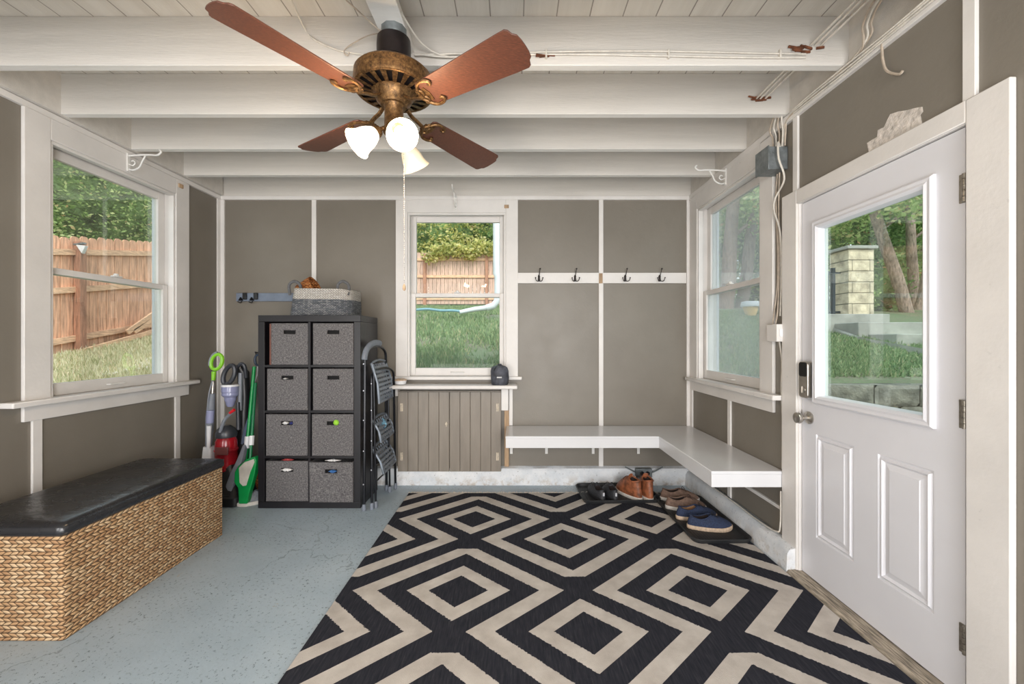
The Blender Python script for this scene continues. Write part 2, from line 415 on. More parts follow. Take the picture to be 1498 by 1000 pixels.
def copy_tree(o, parent=None):
    c = o.copy(); col.objects.link(c)
    if parent: c.parent = parent
    for ch in [x for x in bpy.data.objects if x.parent == o and x != c]: copy_tree(ch, c)
    return c
def bez(p0, p1, p2, p3, n=10):
    p0, p1, p2, p3 = map(Vector, (p0, p1, p2, p3))
    return [p0*(1-t)**3+p1*3*t*(1-t)**2+p2*3*t*t*(1-t)+p3*t**3 for t in [i/n for i in range(n+1)]]
def smoothpath(P, n=6):
    P = [Vector(p) for p in P]; out = []
    for i in range(len(P)-1):
        a, b, c, d = P[max(i-1,0)], P[i], P[i+1], P[min(i+2, len(P)-1)]
        for k in range(n):
            t = k/n
            out.append(.5*((2*b)+(c-a)*t+(2*a-5*b+4*c-d)*t*t+(3*b-a-3*c+d)*t**3))
    return out+[P[-1]]
# ------------------------------------------------------------------ room shell
XL, XR, YB = -2.623, 1.574, 3.66
ZT = 2.56; YF = -2.2     # wall top, near end of the porch
o = MB().box(XL-.16, XR+.16, YF, YB+.16, -.12, 0).build('floor', M['floor']); structure(o)

def wall_with_holes(name, rects, axis, lo, hi, c0, c1, z1=ZT):
    """rects: openings (a0,a1,z0,z1) along the wall; c0..c1 thickness"""
    m = MB(); cuts = sorted(rects); a = lo
    def bx(a0, a1, z0, zz1):
        if a1-a0 < 1e-4 or zz1-z0 < 1e-4: return
        if axis == 'y': m.box(c0, c1, a0, a1, z0, zz1)
        else: m.box(a0, a1, c0, c1, z0, zz1)
    for (a0, a1, z0, zz1) in cuts:
        if z0: a0, a1, z0, zz1 = a0-.018, a1+.018, z0-.025, zz1+.018
        bx(a, a0, 0, z1); bx(a0, a1, 0, z0); bx(a0, a1, zz1, z1); a = a1
    bx(a, hi, 0, z1)
    o = m.build(name, M['wall'], smooth=False); structure(o); return o
WL = (2.307, 3.162, .955, 2.405); WB = (-.946, -.073, .955, 2.41); WR = (2.596, 3.490, .955, 2.39); DR = (1.405, 2.262, 0, 2.04)
wl = wall_with_holes('wall_left', [WL], 'y', YF, YB+.16, XL-.15, XL)
wr = wall_with_holes('wall_right', [WR, DR], 'y', YF, YB+.16, XR, XR+.15)
wb = wall_with_holes('wall_back', [WB], 'x', XL, XR, YB, YB+.15)
# battens (wall parts)
def batten(wall, x0, x1, y0, y1, z0, z1, mat='trim'):
    MB().box(x0, x1, y0, y1, z0, z1).build('batten', M[mat], wall, .002)
for px, z0, z1 in ((460, .1, 2.53), (879, .155, 2.53)):
    X = (px-752)*.0061; batten(wb, X-.020, X+.020, YB-.012, YB+.001, z0, z1)
batten(wb, XL, XL+.045, YB-.014, YB+.001, .1, 2.53); batten(wb, XR-.038, XR, YB-.014, YB+.001, .15, 2.53)
batten(wl, XL-.001, XL+.014, YB-.045, YB-.014, .0, 2.53)
batten(wl, XL-.001, XL+.012, 2.225, 2.272, 0, .86); batten(wl, XL-.001, XL+.012, 3.165, 3.21, 0, .86)
batten(wl, XL-.001, XL+.012, .9, .945, 0, 2.53)
batten(wr, XR-.012, XR+.001, 2.965, 3.005, .12, .86); batten(wr, XR-.012, XR+.001, 3.60, 3.646, .15, 2.53)
batten(wr, XR-.012, XR+.001, 2.262, 2.300, 2.10, 2.53)
batten(wr, XR-.014, XR+.001, 1.388, 1.428, 2.08, 2.53)
MB().box(XR-.016, XR+.001, 2.385, 3.62, .285, .305).build('ledger_strip', M['trim'], wr, .002)
o = MB().box(XL, XR, YB-.02, YB+.01, 2.525, 2.56).build('trim_1', M['trim'], None, .003); structure(o)
o = MB().box(XL-.01, XL+.02, YF, YB-.02, 2.525, 2.56).build('trim_2', M['trim'], None, .003); structure(o)
o = MB().box(XR-.02, XR+.01, YF, YB-.02, 2.515, 2.56).build('trim_3', M['trim'], None, .003); structure(o)
# ceiling: boards + joists + rim boards as its parts
cl = MB().box(XL-.5, XR+.45, YF-.1, YB+.6, 2.795, 2.86).build('ceiling', M['ceil']); structure(cl)
for i, Y in enumerate((-1.9, -1.48, -1.05, -.62, -.2, .22, .65, 1.08, 1.508, 1.92, 2.334, 2.763, 3.2)):
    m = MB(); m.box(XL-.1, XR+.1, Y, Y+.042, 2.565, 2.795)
    b = m.build('joist', [M['joist'], M['joist_lit']], cl, .003)
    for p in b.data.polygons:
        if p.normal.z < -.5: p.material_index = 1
MB().box(XL-.06, XL+.045, YF, YB-.03, 2.562, 2.795).build('rim_board', M['joist'], cl)
MB().box(XR-.006, XR+.06, YF, YB-.03, 2.562, 2.795).build('rim_board', M['joist'], cl)
MB().box(XL-.06, XR+.06, YB-.012, YB+.1, 2.562, 2.795).build('rim_board', M['joist'], cl)
MB().box(-.588, -.468, 1.55, 1.92, 2.622, 2.66).build('fan_mount_board', M['joist_lit'], cl, .003)
# torn wood around the cable holes
def splinter(x, y, Y, n, w, h):
    m = MB(); c = at(x, y, Y)
    for i in range(n):
        a = c+Vector((random.uniform(-w, w), -.004, random.uniform(-h, h))); L = random.uniform(.02, .07)
        d = Vector((L, -random.uniform(0, .012), random.uniform(-.006, .006)))
        if random.random() < .5: d.x = -d.x
        m.bar(a, a+d, .006, random.uniform(.004, .012))
    m.build('splintered_hole', M['hole_wood'], cl)
splinter(1184, 73, 1.92, 10, .05, .012); splinter(1113, 145, 2.334, 7, .03, .008); splinter(806, 82, 1.92, 4, .03, .003)

# curbs (baseboards)
def curb(name, ring_fn, n=60, a0=0, a1=1):
    m = MB(); m.loft([ring_fn(a0+(a1-a0)*i/n) for i in range(n+1)]); o = m.build(name, M['curb'], angle=50); structure(o)
def rb(x):
    w = .004*noise.noise((x*7, 1, 0)); 
    return [(x, 3.61+w, 0), (x, 3.605+w, .12), (x, 3.618+w, .147), (x, YB+.005, .158+w), (x, YB+.005, 0)]
curb('baseboard_back', rb, 90, -2.6, XR)
def rr(y):
    w = .004*noise.noise((y*7, 5, 0))
    return [(1.503+w, y, 0), (1.508+w, y, .10), (1.522+w, y, .124), (XR+.005, y, .134), (XR+.005, y, 0)]
curb('baseboard_right', rr, 50, 2.264, YB-.02)

# ------------------------------------------------------------------ windows
def window(name, pos, rz, W, z0, z1, cas=.13, cas_r=None, ear=(.09,.05), glass='glass', stool_out=.07, apron=True, handle=True, head_top=2.525):
    """local frame: x along the wall, -y into the room, origin on the wall face at the opening's centre"""
    r = sroot(name, pos); r.rotation_euler = (0, 0, rz)
    R = Matrix.LocRotScale(r.location, r.rotation_euler, None)
    def part(m, n, mat, parent=r, bevel=.003):
        bmesh.ops.transform(m.bm, matrix=R, verts=m.bm.verts[:]); return m.build(n, mat, parent, bevel)
    cas_r = cas if cas_r is None else cas_r; h = W/2
    m = MB(); m.box(-h-cas, -h, -.02, 0, z0-.01, head_top); m.box(h, h+cas_r, -.02, 0, z0-.01, head_top); m.box(-h, h, -.0195, 0, z1, head_top)
    part(m, 'casing', M['trim'])
    m = MB()   # stepped inner stop
    for s in (-1, 1): m.box(s*h-(.0 if s < 0 else .018), s*h+(.018 if s < 0 else 0), -.012, .03, z0, z1-.018)
    m.box(-h, h, -.012, .03, z1-.018, z1); part(m, 'inner_stop', M['trim'])
    m = MB(); m.box(-h-.02, -h, 0, .15, z0, z1+.02); m.box(h, h+.02, 0, .15, z0, z1+.02); m.box(-h, h, 0, .15, z1, z1+.02)
    m.box(-h-.02, h+.02, 0, .17, z0-.03, z0); part(m, 'jamb', M['trim'])
    m = MB(); m.box(-h-cas-ear[0], h+cas_r+ear[1], -stool_out, .03, z0-.028, z0+.002); part(m, 'sill_board', M['trim'], bevel=.006)
    if apron:
        m = MB(); m.box(-h-cas, h+cas_r, -.018, 0, .842, z0-.028); part(m, 'apron', M['trim'])
    zm = (z0+z1)/2
    def sash(n, ya, yb, za, zb, rb, rt, st):
        m = MB(); m.box(-h+.002, -h+st, ya, yb, za, zb); m.box(h-st, h-.002, ya, yb, za, zb)
        m.box(-h+st, h-st, ya, yb, za, za+rb); m.box(-h+st, h-st, ya, yb, zb-rt, zb); s = part(m, n, M['trim'])
        m = MB(); ym = (ya+yb)/2; m.box(-h+st-.004, h-st+.004, ym-.002, ym+.002, za+rb-.004, zb-rt+.004); part(m, 'pane', M[glass], s, 0)
        return s
    sash('upper_sash', .070, .102, zm-.018, z1-.001, .036, .06, .058)
    ls = sash('lower_sash', .034, .066, z0+.003, zm+.018, .07, .036, .058)
    m = MB(); m.box(-.03, .03, .012, .040, zm+.018, zm+.026); m.lathe([(.014,0),(.014,.012),(.006,.016)], (0,.03,zm+.026), n=12, cap=True); part(m, 'sash_lock', M['white_metal'])
    if handle:
        m = MB(); m.tube([(-.06,.034,z0+.035),(-.05,.018,z0+.035),(.05,.018,z0+.035),(.06,.034,z0+.035)], .005, 6); part(m, 'lift_handle', M['white_metal'], ls, 0)
    # outside casing
    m = MB(); m.box(-h-.1, -h, .15, .17, z0-.03, z1+.1); m.box(h, h+.1, .15, .17, z0-.03, z1+.1); m.box(-h, h, .15, .17, z1, z1+.1); part(m, 'outer_casing', M['siding'])
    return r
w1 = window('window_1', (XL, (WL[0]+WL[1])/2, 0), PI/2, WL[1]-WL[0], WL[2], WL[3], .127)
w2 = window('window_2', ((WB[0]+WB[1])/2, YB, 0), 0, WB[1]-WB[0], WB[2], WB[3], .105, .108, (.03,.035), stool_out=.045, apron=False)
w3 = window('window_3', (XR, (WR[0]+WR[1])/2, 0), -PI/2, WR[1]-WR[0], WR[2], WR[3], .125, .13, (.0,.08), glass='glass_hazy')
# flaking plug plate on two head casings
for (p, q) in ((at(259,272,3.2), 'x'), (at(741,302,YB-.02), 'y')):
    m = MB()
    if q == 'y': m.box(p.x-.02, p.x+.02, p.y-.006, p.y+.004, p.z-.015, p.z+.015)
    else: m.box(XL+.018, XL+.03, p.y-.02, p.y+.02, p.z-.015, p.z+.015)
    m.build('cover_plate', M['stud'], w1 if q == 'x' else w2, .002)

# ------------------------------------------------------------------ door (on the right wall)
d = sroot('door_1', (XR, (DR[0]+DR[1])/2, 0))
y0, y1, zt = DR[0], DR[1], DR[3]
m = MB(); m.box(XR-.022, XR, y1-.006, y1+.117, 0, 2.105); m.box(XR-.022, XR, y0-.122, y0+.006, 0, 2.105); m.box(XR-.0215, XR, y0+.006, y1-.006, zt-.012, 2.105)
m.build('casing', M['trim'], d, .004)
m = MB(); m.box(XR-.012, XR+.15, y1-.012, y1, 0, zt); m.box(XR-.012, XR+.15, y0, y0+.012, 0, zt); m.box(XR-.012, XR+.15, y0, y1, zt-.014, zt)
m.build('jamb', M['trim'], d, .002)
m = MB(); m.box(XR+.046, XR+.06, y1-.03, y1-.012, 0, zt); m.box(XR+.046, XR+.06, y0+.012, y0+.03, 0, zt); m.box(XR+.046, XR+.06, y0, y1, zt-.03, zt-.014); m.build('door_stop', M['trim'], d)
ys0, ys1, zs0, zs1 = 1.432, 2.243, .022, 2.022      # slab
xs = XR+.0015; xt = XR+.044
m = MB()
gy0, gy1, gz0, gz1 = 1.532, 2.150, .950, 1.897     # glass frame outer
pz0, pz1 = .25, .788; pa = (1.539, 1.776); pb = (1.903, 2.14)
def sb(a, b, c, e): m.box(xs, xt, a, b, c, e)
sb(ys0, pa[0], zs0, zs1); sb(pb[1], ys1, zs0, zs1); sb(pa[0], pb[1], zs0, pz0); sb(pa[1], pb[0], pz0, pz1)
sb(pa[0], pb[1], pz1, gz0+.03); sb(pa[0], pb[1], gz1-.03, zs1); 
slab = m.build('slab', M['door'], d, 0)
def ringed(m, a0, a1, z0, z1, steps, x, fill=True):
    rings = []
    for ins, h in steps:
        rings.append([(x+h, a0+ins, z0+ins), (x+h, a1-ins, z0+ins), (x+h, a1-ins, z1-ins), (x+h, a0+ins, z1-ins)])
    V = [[m.bm.verts.new(p) for p in r] for r in rings]
    for a, b in zip(V, V[1:]):
        for i in range(4): j = (i+1) % 4; m._f([a[i], a[j], b[j], b[i]])
    if fill: m._f(V[-1])
for p in (pa, pb):
    m = MB(); ringed(m, p[0], p[1], pz0, pz1, [(0,0),(.004,.006),(.010,.007),(.020,-.003),(.026,.003),(.030,.0065),(.052,.001),(.055,-.0015)], xs)
    m.build('raised_panel', M['door'], slab, smooth=False)
m = MB(); ringed(m, gy0, gy1, gz0, gz1, [(-.002,.0),(-.002,-.012),(.006,-.018),(.018,-.016),(.028,-.020),(.040,-.010),(.046,.018),(.046,.025)], xs, False)
m.build('glazing_frame', M['door'], slab, smooth=False)
MB().box(xs+.018, xs+.022, gy0+.04, gy1-.04, gz0+.04, gz1-.04).build('pane', M['glass_door'], slab)
MB().box(xs+.004, xt, ys0+.002, ys1-.002, .004, zs0).build('door_sweep', M['sole_black'], slab)
for z in (1.81, 1.02, .235):
    m = MB(); m.box(XR-.004, XR+.002, 1.404, 1.448, z-.05, z+.05)
    h = m.build('hinge', M['hinge'], d, .001)
    m = MB()
    for k in range(5): m.lathe([(.0065, -.0092), (.0065, .0092)], (XR-.008, 1.426, z-.04+.02*k), n=10, cap=True)
    m.build('hinge_pin', M['hinge'], h)
m = MB(); c = Vector((xs, 2.188, .865))
m.lathe([(.033,0),(.033,.006),(.022,.012),(.013,.018),(.012,.035),(.024,.045),(.030,.058),(.028,.070),(.014,.076),(.001,.077)], c, (-1,0,0), 24, True)
m.build('door_knob', M['nickel'], slab)
m = MB(); m.box(xs-.001, xs+.03, 2.2425, 2.2445, .83, .90); m.build('latch_plate', M['nickel'], slab)
m = MB()
def rbox(m, x0, x1, ya, yb, za, zb, r=.02, n=5):
    pts = []
    for (cy, cz, a0) in ((yb-r, zb-r, 0), (ya+r, zb-r, 90), (ya+r, za+r, 180), (yb-r, za+r, 270)):
        for k in range(n+1):
            a = math.radians(a0+90*k/n); pts.append((x0, cy+r*math.cos(a), cz+r*math.sin(a)))
    m.prism(pts, (x1-x0, 0, 0))
rbox(m, xs-.032, xs, 2.158, 2.226, .972, 1.165, .018)
lk = m.build('keypad_lock', M['nickel'], slab, .004)
m = MB(); rbox(m, xs-.034, xs-.030, 2.162, 2.222, 1.085, 1.161, .014); m.build('touch_screen', M['screen'], lk, .001)
m = MB(); m.lathe([(.018,0),(.018,.004),(.012,.006)], (xs-.032, 2.192, 1.015), (-1,0,0), 18, True); m.box(xs-.042, xs-.036, 2.189, 2.195, .998, 1.032); m.build('thumb_turn', M['nickel'], lk)
m = MB(); m.hexa([(1.50,1.30,.0),(1.60,1.30,.0),(1.60,2.262,.0),(1.50,2.262,.0),(1.512,1.30,.014),(1.60,1.30,.018),(1.60,2.262,.018),(1.512,2.262,.014)])
m.box(XR-.004, XR+.12, y0, y1, -.0, .012)
m.build('threshold', simple('worn_wood_threshold', (142,132,118), .8, 0, .35, 16, .7, 40, scl=(8,.8,1)), d)
# missing-paint smear above the door
P = [(1272,217),(1268,209),(1283,200),(1284,190),(1293,186),(1298,175),(1302,167),(1314,163),(1327,161),(1338,158),(1349,156),(1350,163),(1346,168),(1350,182)]
pts = []
for (x, y) in P:
    Y = (XR-.0015)*600/(x-752); q = at(x, y, Y); pts.append((XR-.0015, q.y, 2.095 if (x, y) in ((1272,217),(1350,182)) else max(q.z, 2.10)))
m = MB(); m.prism(pts, (.003, 0, 0)); m.build('bare_plaster_patch', simple('rough_white_plaster', (206,198,190), .8, 0, .12, 40, .9, 30, bdist=.01), wr)

# ------------------------------------------------------------------ outer shell (white siding corner seen outside the left window)
# ------------------------------------------------------------------ rug, bench, rack
m = MB(); n = 40
m.box(-.875, 1.490, .15, 3.405, .0, .011)
rug = m.build('area_rug', M['rug'], None, .003); tag(rug, 'large black rug with cream interlocking diamond pattern on the floor', 'rug')
m = MB()
x = -.872
while x < 1.486:
    L = random.uniform(.012, .038); a = random.uniform(-.015, .015); z = random.uniform(.004, .012)
    m.tube([(x, 3.403, .008), (x+a*.5, 3.403+L*.6, z+.004), (x+a, 3.403+L, .003)], .0028, 5); x += random.uniform(.0045, .0075)
m.build('fringe', M['fringe'], rug)['kind'] = 'stuff'

bt = thing('corner_bench', 'white L-shaped floating bench wrapping the back right corner', 'bench', (1.3, 3.45, .42))
zt_, zb_ = .518, .424
m = MB()
poly = [(-.068,3.245),(1.146,3.245),(1.146,2.382),(XR-.004,2.382),(XR-.004,YB-.016),(-.068,YB-.016)]
m.prism([(x, y, zt_-.02) for x, y in poly], (0,0,.02)); m.build('seat_top', M['bench'], bt, .003)
m = MB(); m.box(-.066, 1.165, 3.247, 3.265, zb_, zt_-.0195); m.box(1.148, 1.166, 2.40, 3.265, zb_, zt_-.0195); m.box(1.148, XR-.006, 2.384, 2.402, zb_, zt_-.0195); m.box(-.066, -.048, 3.265, YB-.02, zb_, zt_-.0195)
m.build('front_apron', M['bench'], bt, .002)
for x in (748, 800, 869, 936):
    X = (x-752)*.0060; m = MB(); m.box(X-.012, X+.012, YB-.022, YB-.013, .27, .424); m.box(X-.012, X+.012, YB-.20, YB-.013, .414, .424)
    m.hexa([(X-.003,YB-.10,.412),(X+.003,YB-.10,.412),(X+.003,YB-.02,.33),(X-.003,YB-.02,.33),(X-.003,YB-.09,.414),(X+.003,YB-.09,.414),(X+.003,YB-.02,.345),(X-.003,YB-.02,.345)])
    m.build('bracket', M['white_metal'], bt, .001)

def coat_hook(X, z, parent, Yw):
    m = MB(); y = Yw
    m.lathe([(.009,-.03),(.011,-.015),(.009,.0),(.010,.015),(.004,.028)], (X, y-.006, z), (0,0,1), 10, True)
    m.tube(smoothpath([(X, y-.008, z+.01), (X+.003, y-.02, z+.03), (X+.006, y-.03, z+.055), (X+.009, y-.036, z+.075)]), .0035, 6)
    m.ball((X+.009, y-.036, z+.077), .0075, 5)
    for s in (-1, 1):
        m.tube(smoothpath([(X, y-.01, z-.02), (X+s*.012, y-.03, z-.032), (X+s*.026, y-.045, z-.026), (X+s*.032, y-.048, z-.006)]), .0035, 6)
        m.ball((X+s*.032, y-.048, z-.004), .006, 5)
    m.build('hook', M['bronze'], parent)
for (xa, xb, hooks, lab) in ((757, 876, (788.5, 841.5), 'white coat rack board beside the back window with two dark triple hooks'),
                             (881.5, 1004, (915, 965.5), 'white coat rack board nearest the right corner with two dark triple hooks')):
    Xa, Xb = (xa-752)*.00607, (xb-752)*.00607; r = thing('coat_rack', lab, 'coat rack', ((Xa+Xb)/2, YB, 1.78))
    MB().box(Xa, Xb, YB-.022, YB-.001 if xa < 800 else YB-.001, 1.783, 1.876).build('back_board', M['trim'], r, .002)
    for hx in hooks: coat_hook((hx-752)*.00604, 1.828, r, YB-.022)
MB().box((876-752)*.00607, (881.5-752)*.00607, YB-.016, YB-.001, 1.783, 1.872).build('stained_gap', M['stud'], wb)

# key rack left
r = thing('key_rack', 'long grey key rack board on the left of the back wall with black hooks', 'key rack', at(385,434,YB-.001))
a, b = at(346, 428.5, YB-.012), at(480, 440.5, YB-.012)
MB().box(a.x, b.x, YB-.018, YB-.001, b.z, a.z).build('back_board', simple('slate_grey_paint', (112,122,138), .4, 0, .1, 8), r, .002)
for x in (359, 375):
    p = at(x, 433, YB-.02); m = MB(); m.box(p.x-.015, p.x+.016, YB-.04, YB-.018, p.z-.03, p.z+.028); m.build('clip', M['black_plastic'], r, .003)
for x in (353, 369):
    p = at(x, 438, YB-.02); m = MB(); m.lathe([(.004,0),(.012,-.015),(.02,-.03)], (p.x, p.y-.01, p.z+.02), n=10, cap=True)
    m.tube(smoothpath([(p.x-.02,p.y-.02,p.z-.02),(p.x,p.y-.012,p.z-.03),(p.x+.02,p.y-.025,p.z-.018)]), .004, 6); m.build('hook', M['black_plastic'], r)

# ------------------------------------------------------------------ cabinet + window shelf
cb = thing('wall_cabinet', 'taupe beadboard cabinet with two doors under the back window', 'cabinet', (-.57, 3.6, .13))
MB().box(-1.015, -.115, 3.612, YB, .155, .83).build('body', M['cab'], cb)
def bead_door(xa, xb, hinge_x):
    m = MB(); z0, z1 = .128, .822; n = 5; w = (xb-xa)/n
    for k in range(n):
        a = xa+k*w; b = a+w; g = .003; mid = a+w*.5
        m.prism([(a+.0005,3.61,z0),(b-.0005,3.61,z0),(b-.0005,3.597,z0),(b-g,3.593,z0),(a+g,3.593,z0),(a+.0005,3.597,z0)], (0,0,z1-z0))
    dr = m.build('door', M['cab'], cb, 0)
    for z in (.26, .69):
        m = MB(); m.box(hinge_x-.012, hinge_x+.012, 3.589, 3.594, z-.035, z+.035); m.lathe([(.004,-.035),(.004,.035)], (hinge_x, 3.588, z), n=8, cap=True); m.build('hinge', M['cab_line'], dr, .001)
    return dr
d1 = bead_door(-1.02, -.568, -.985); d2 = bead_door(-.564, -.113, -.145)
m = MB(); p = at(653, 620, 3.588); m.lathe([(.012,0),(.012,.006),(.006,.01)], p, (0,-1,0), 14, True); m.box(p.x-.006, p.x+.006, 3.586, 3.592, p.z-.02, p.z+.02); m.build('latch', M['cab_line'], d1)
sh = thing('window_shelf', 'white painted shelf board above the taupe cabinet', 'shelf', (-.52, 3.6, .86))
m = MB(); m.box(-1.085, .028, 3.46, YB-.001, .863, .895); m.build('board', M['trim'], sh, .008)
m = MB(); m.box(-.112, -.05, 3.60, YB-.001, .66, .863); m.build('support', M['trim'], sh, .003)
m = MB(); m.box(-1.04, -1.015, 3.57, YB-.001, .79, .863); m.build('support', M['trim'], sh, .003)
o = MB().box(-.085, -.045, YB-.03, YB+.001, .158, .66).build('trim_4', M['stud'], None, .002); structure(o)
o = MB().box(-.045, -.012, YB-.018, YB+.001, .52, .86).build('trim_5', M['trim'], None, .002); structure(o)
# pouch and dish
p = at(731, 565, 3.53); pc = thing('drawstring_pouch', 'small charcoal drawstring pouch standing on the white window shelf', 'pouch', (p.x, p.y, .895))
m = MB(); prof = [(.066,0),(.074,.012),(.077,.06),(.076,.12),(.068,.15),(.045,.162),(.02,.168),(.015,.18)]; rings = []
for r_, z in prof:
    rings.append([(p.x+r_*math.cos(a)*(1+.05*math.sin(5*a+z*30)), p.y+r_*.85*math.sin(a)*(1+.05*math.sin(4*a+z*20)), .895+z) for a in [2*PI*k/28 for k in range(28)]])
m.loft(rings); m.build('body', M['pouch'], pc)
m = MB(); m.tube([(p.x+.02*math.cos(a), p.y+.02*math.sin(a), 1.062) for a in [2*PI*k/14 for k in range(14)]], .004, 6, loop=True)
m.tube(smoothpath([(p.x-.01,p.y-.02,1.06),(p.x-.03,p.y-.05,1.05),(p.x-.045,p.y-.072,1.02)]), .003, 6); m.build('drawstring', M['black_plastic'], pc)
m = MB()
for k in range(9):
    a = -PI/2-.25+k*.06; rr_ = .079; wv_ = .0028 if k in (2, 6) else .0035
    cx = p.x+rr_*math.cos(a); cy = p.y+rr_*.86*math.sin(a)
    m.box(cx-wv_*.5, cx+wv_*.5, cy-.004, cy-.0005, .958, .970)
    if k % 2: m.box(cx-wv_*.9, cx+wv_*.9, cy-.004, cy-.0005, .966, .970)
m.build('logo_lettering', M['lettering'], pc)
p = at(586, 560, 3.55); ds = thing('round_dish', 'small round white dish with tan lid on the left end of the window shelf', 'dish', (p.x, p.y, .895))
MB().lathe([(.03,0),(.045,.004),(.05,.03),(.051,.034)], (p.x, p.y, .895), n=24, cap=True).build('bowl', M['white_plastic'], ds)
MB().lathe([(.053,.034),(.054,.042),(.03,.05),(.001,.052)], (p.x, p.y, .895), n=24, cap=True).build('lid', M['sole_tan'], ds)
# ------------------------------------------------------------------ storage bench
sb_ = thing('storage_bench', 'long woven wicker storage bench with black padded lid along the left wall', 'storage bench', (-2.18, 2.22, 0))
m = MB(); X0b, X1b, Y0b, Y1b = -2.455, -1.918, 1.745, 2.705
def rr_ring(x0, x1, ya, yb, z, r, n=5, wob=0):
    out = []
    for (cx, cy, a0) in ((x1-r, yb-r, 0), (x0+r, yb-r, 90), (x0+r, ya+r, 180), (x1-r, ya+r, 270)):
        for k in range(n+1):
            a = math.radians(a0+90*k/n); out.append((cx+r*math.cos(a), cy+r*math.sin(a), z))
    return out
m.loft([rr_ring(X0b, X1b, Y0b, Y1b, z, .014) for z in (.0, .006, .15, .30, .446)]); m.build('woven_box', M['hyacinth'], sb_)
m = MB()
def cush(ins, z): return rr_ring(X0b-.008+ins, X1b+.010-ins, Y0b-.014+ins, Y1b+.010-ins, z, .03)
rings = [cush(.006, .447), cush(.0, .452), cush(-.003, .468), cush(.0, .488), cush(.012, .500), cush(.035, .505), cush(.09, .506), cush(.16, .503)]
m.loft(rings)
ob = m.build('padded_lid', M['vinyl'], sb_, smooth=True, angle=60)
m = MB(); m.tube(cush(-.001, .4895), .0022, 5, loop=True); m.tube(cush(-.001, .4565), .0022, 5, loop=True); m.build('piping', M['vinyl'], ob)

# ------------------------------------------------------------------ cube shelf unit with fabric bins
ux0, ux1, uy0, uy1, uh = -1.948, -1.168, 3.12, 3.51, 1.468
un = thing('cube_shelf_unit', 'tall black-brown cube shelf unit holding eight grey fabric bins', 'shelf', ((ux0+ux1)/2, 3.3, 0))
E = .05; D = .018
MB().box(ux0, ux0+E, uy0, uy1, E, uh-E).build('side_panel', M['espresso'], un, .002)
MB().box(ux1-E, ux1, uy0, uy1, E, uh-E).build('side_panel', M['espresso'], un, .002)
MB().box(ux0, ux1, uy0, uy1, uh-E+.0005, uh).build('top_panel', M['espresso'], un, .002)
MB().box(ux0, ux1, uy0, uy1, 0, E-.0005).build('bottom_panel', M['espresso'], un, .002)
cw = (ux1-ux0-2*E-D)/2; rh_ = (uh-2*E-3*D)/4
MB().box(ux0+E+cw, ux0+E+cw+D, uy0+.001, uy1, E, uh-E).build('upright', M['espresso'], un, .001)
for k in range(1, 4):
    z = E+k*rh_+(k-1)*D
    for c_ in range(2): MB().box(ux0+E+c_*(cw+D)+.0005, ux0+E+c_*(cw+D)+cw-.0005, uy0+.001, uy1, z, z+D).build('shelf', M['espresso'], un, .001)
def fabric_bin(label, xa, xb, z0, z1, yf, wob=.0, lean=.0):
    r = thing('fabric_bin', label, 'storage bin', ((xa+xb)/2, yf+.17, z0), 'grey fabric bins in the cube shelf unit')
    w = xb-xa; h = z1-z0; sw, shh = .046, .032; xc = (xa+xb)/2; zc = z1-.068
    def fy(z): return yf-lean*(z-z0)/h
    m = MB()
    def pan(a, b, c, e, yy=None):
        m.hexa([(a, fy(c), c), (b, fy(c), c), (b, fy(c)+.006, c), (a, fy(c)+.006, c), (a, fy(e), e), (b, fy(e), e), (b, fy(e)+.006, e), (a, fy(e)+.006, e)])
    pan(xa, xb, z0, zc-shh/2); pan(xa, xc-sw, zc-shh/2, zc+shh/2); pan(xc+sw, xb, zc-shh/2, zc+shh/2); pan(xa, xb, zc+shh/2, z1)
    m.build('front_panel', M['linen'], r, 0)
    m = MB(); yb = yf+.345; m.box(xa, xa+.006, yf+.006, yb, z0, z1); m.box(xb-.006, xb, yf+.006, yb, z0, z1); m.box(xa+.006, xb-.006, yb-.006, yb, z0, z1); m.box(xa+.006, xb-.006, yf+.006, yb-.006, z0, z0+.006)
    m.build('box_body', M['linen'], r, 0)
    m = MB(); m.tube([(xa+.001, fy(z0)-.0005, z0+.002), (xb-.001, fy(z0)-.0005, z0+.002), (xb-.001, fy(z1)-.0005, z1-.002), (xa+.001, fy(z1)-.0005, z1-.002)], .0028, 5, loop=True)
    m.tube([(xc-sw, fy(zc)-.001, zc-shh/2), (xc+sw, fy(zc)-.001, zc-shh/2), (xc+sw, fy(zc)-.001, zc+shh/2), (xc-sw, fy(zc)-.001, zc+shh/2)], .0022, 5, loop=True)
    m.build('stitched_binding', M['linen'], r)
    # dark sheet behind the grip slot stands for the shade inside the bin
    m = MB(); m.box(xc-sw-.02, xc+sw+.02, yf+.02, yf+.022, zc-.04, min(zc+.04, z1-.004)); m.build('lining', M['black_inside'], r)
    return r, Vector((xc, fy(zc), zc))
labs = [['grey fabric bin with white towel showing in its slot, bottom left of the shelf unit', 'grey fabric bin with blue cloth showing in its slot, bottom right of the shelf unit'],
        ['grey fabric bin with striped cloth in its slot, third bin down on the left', 'grey fabric bin with a tennis ball in its grip slot'],
        ['grey fabric bin with pale scrap in its slot, second from the top on the left', 'grey fabric bin with empty dark slot, second from the top on the right'],
        ['grey fabric bin with brown board edge beside it, top left of the shelf unit', 'grey fabric bin at the top right of the shelf unit, under the rope basket']]
slots = {}
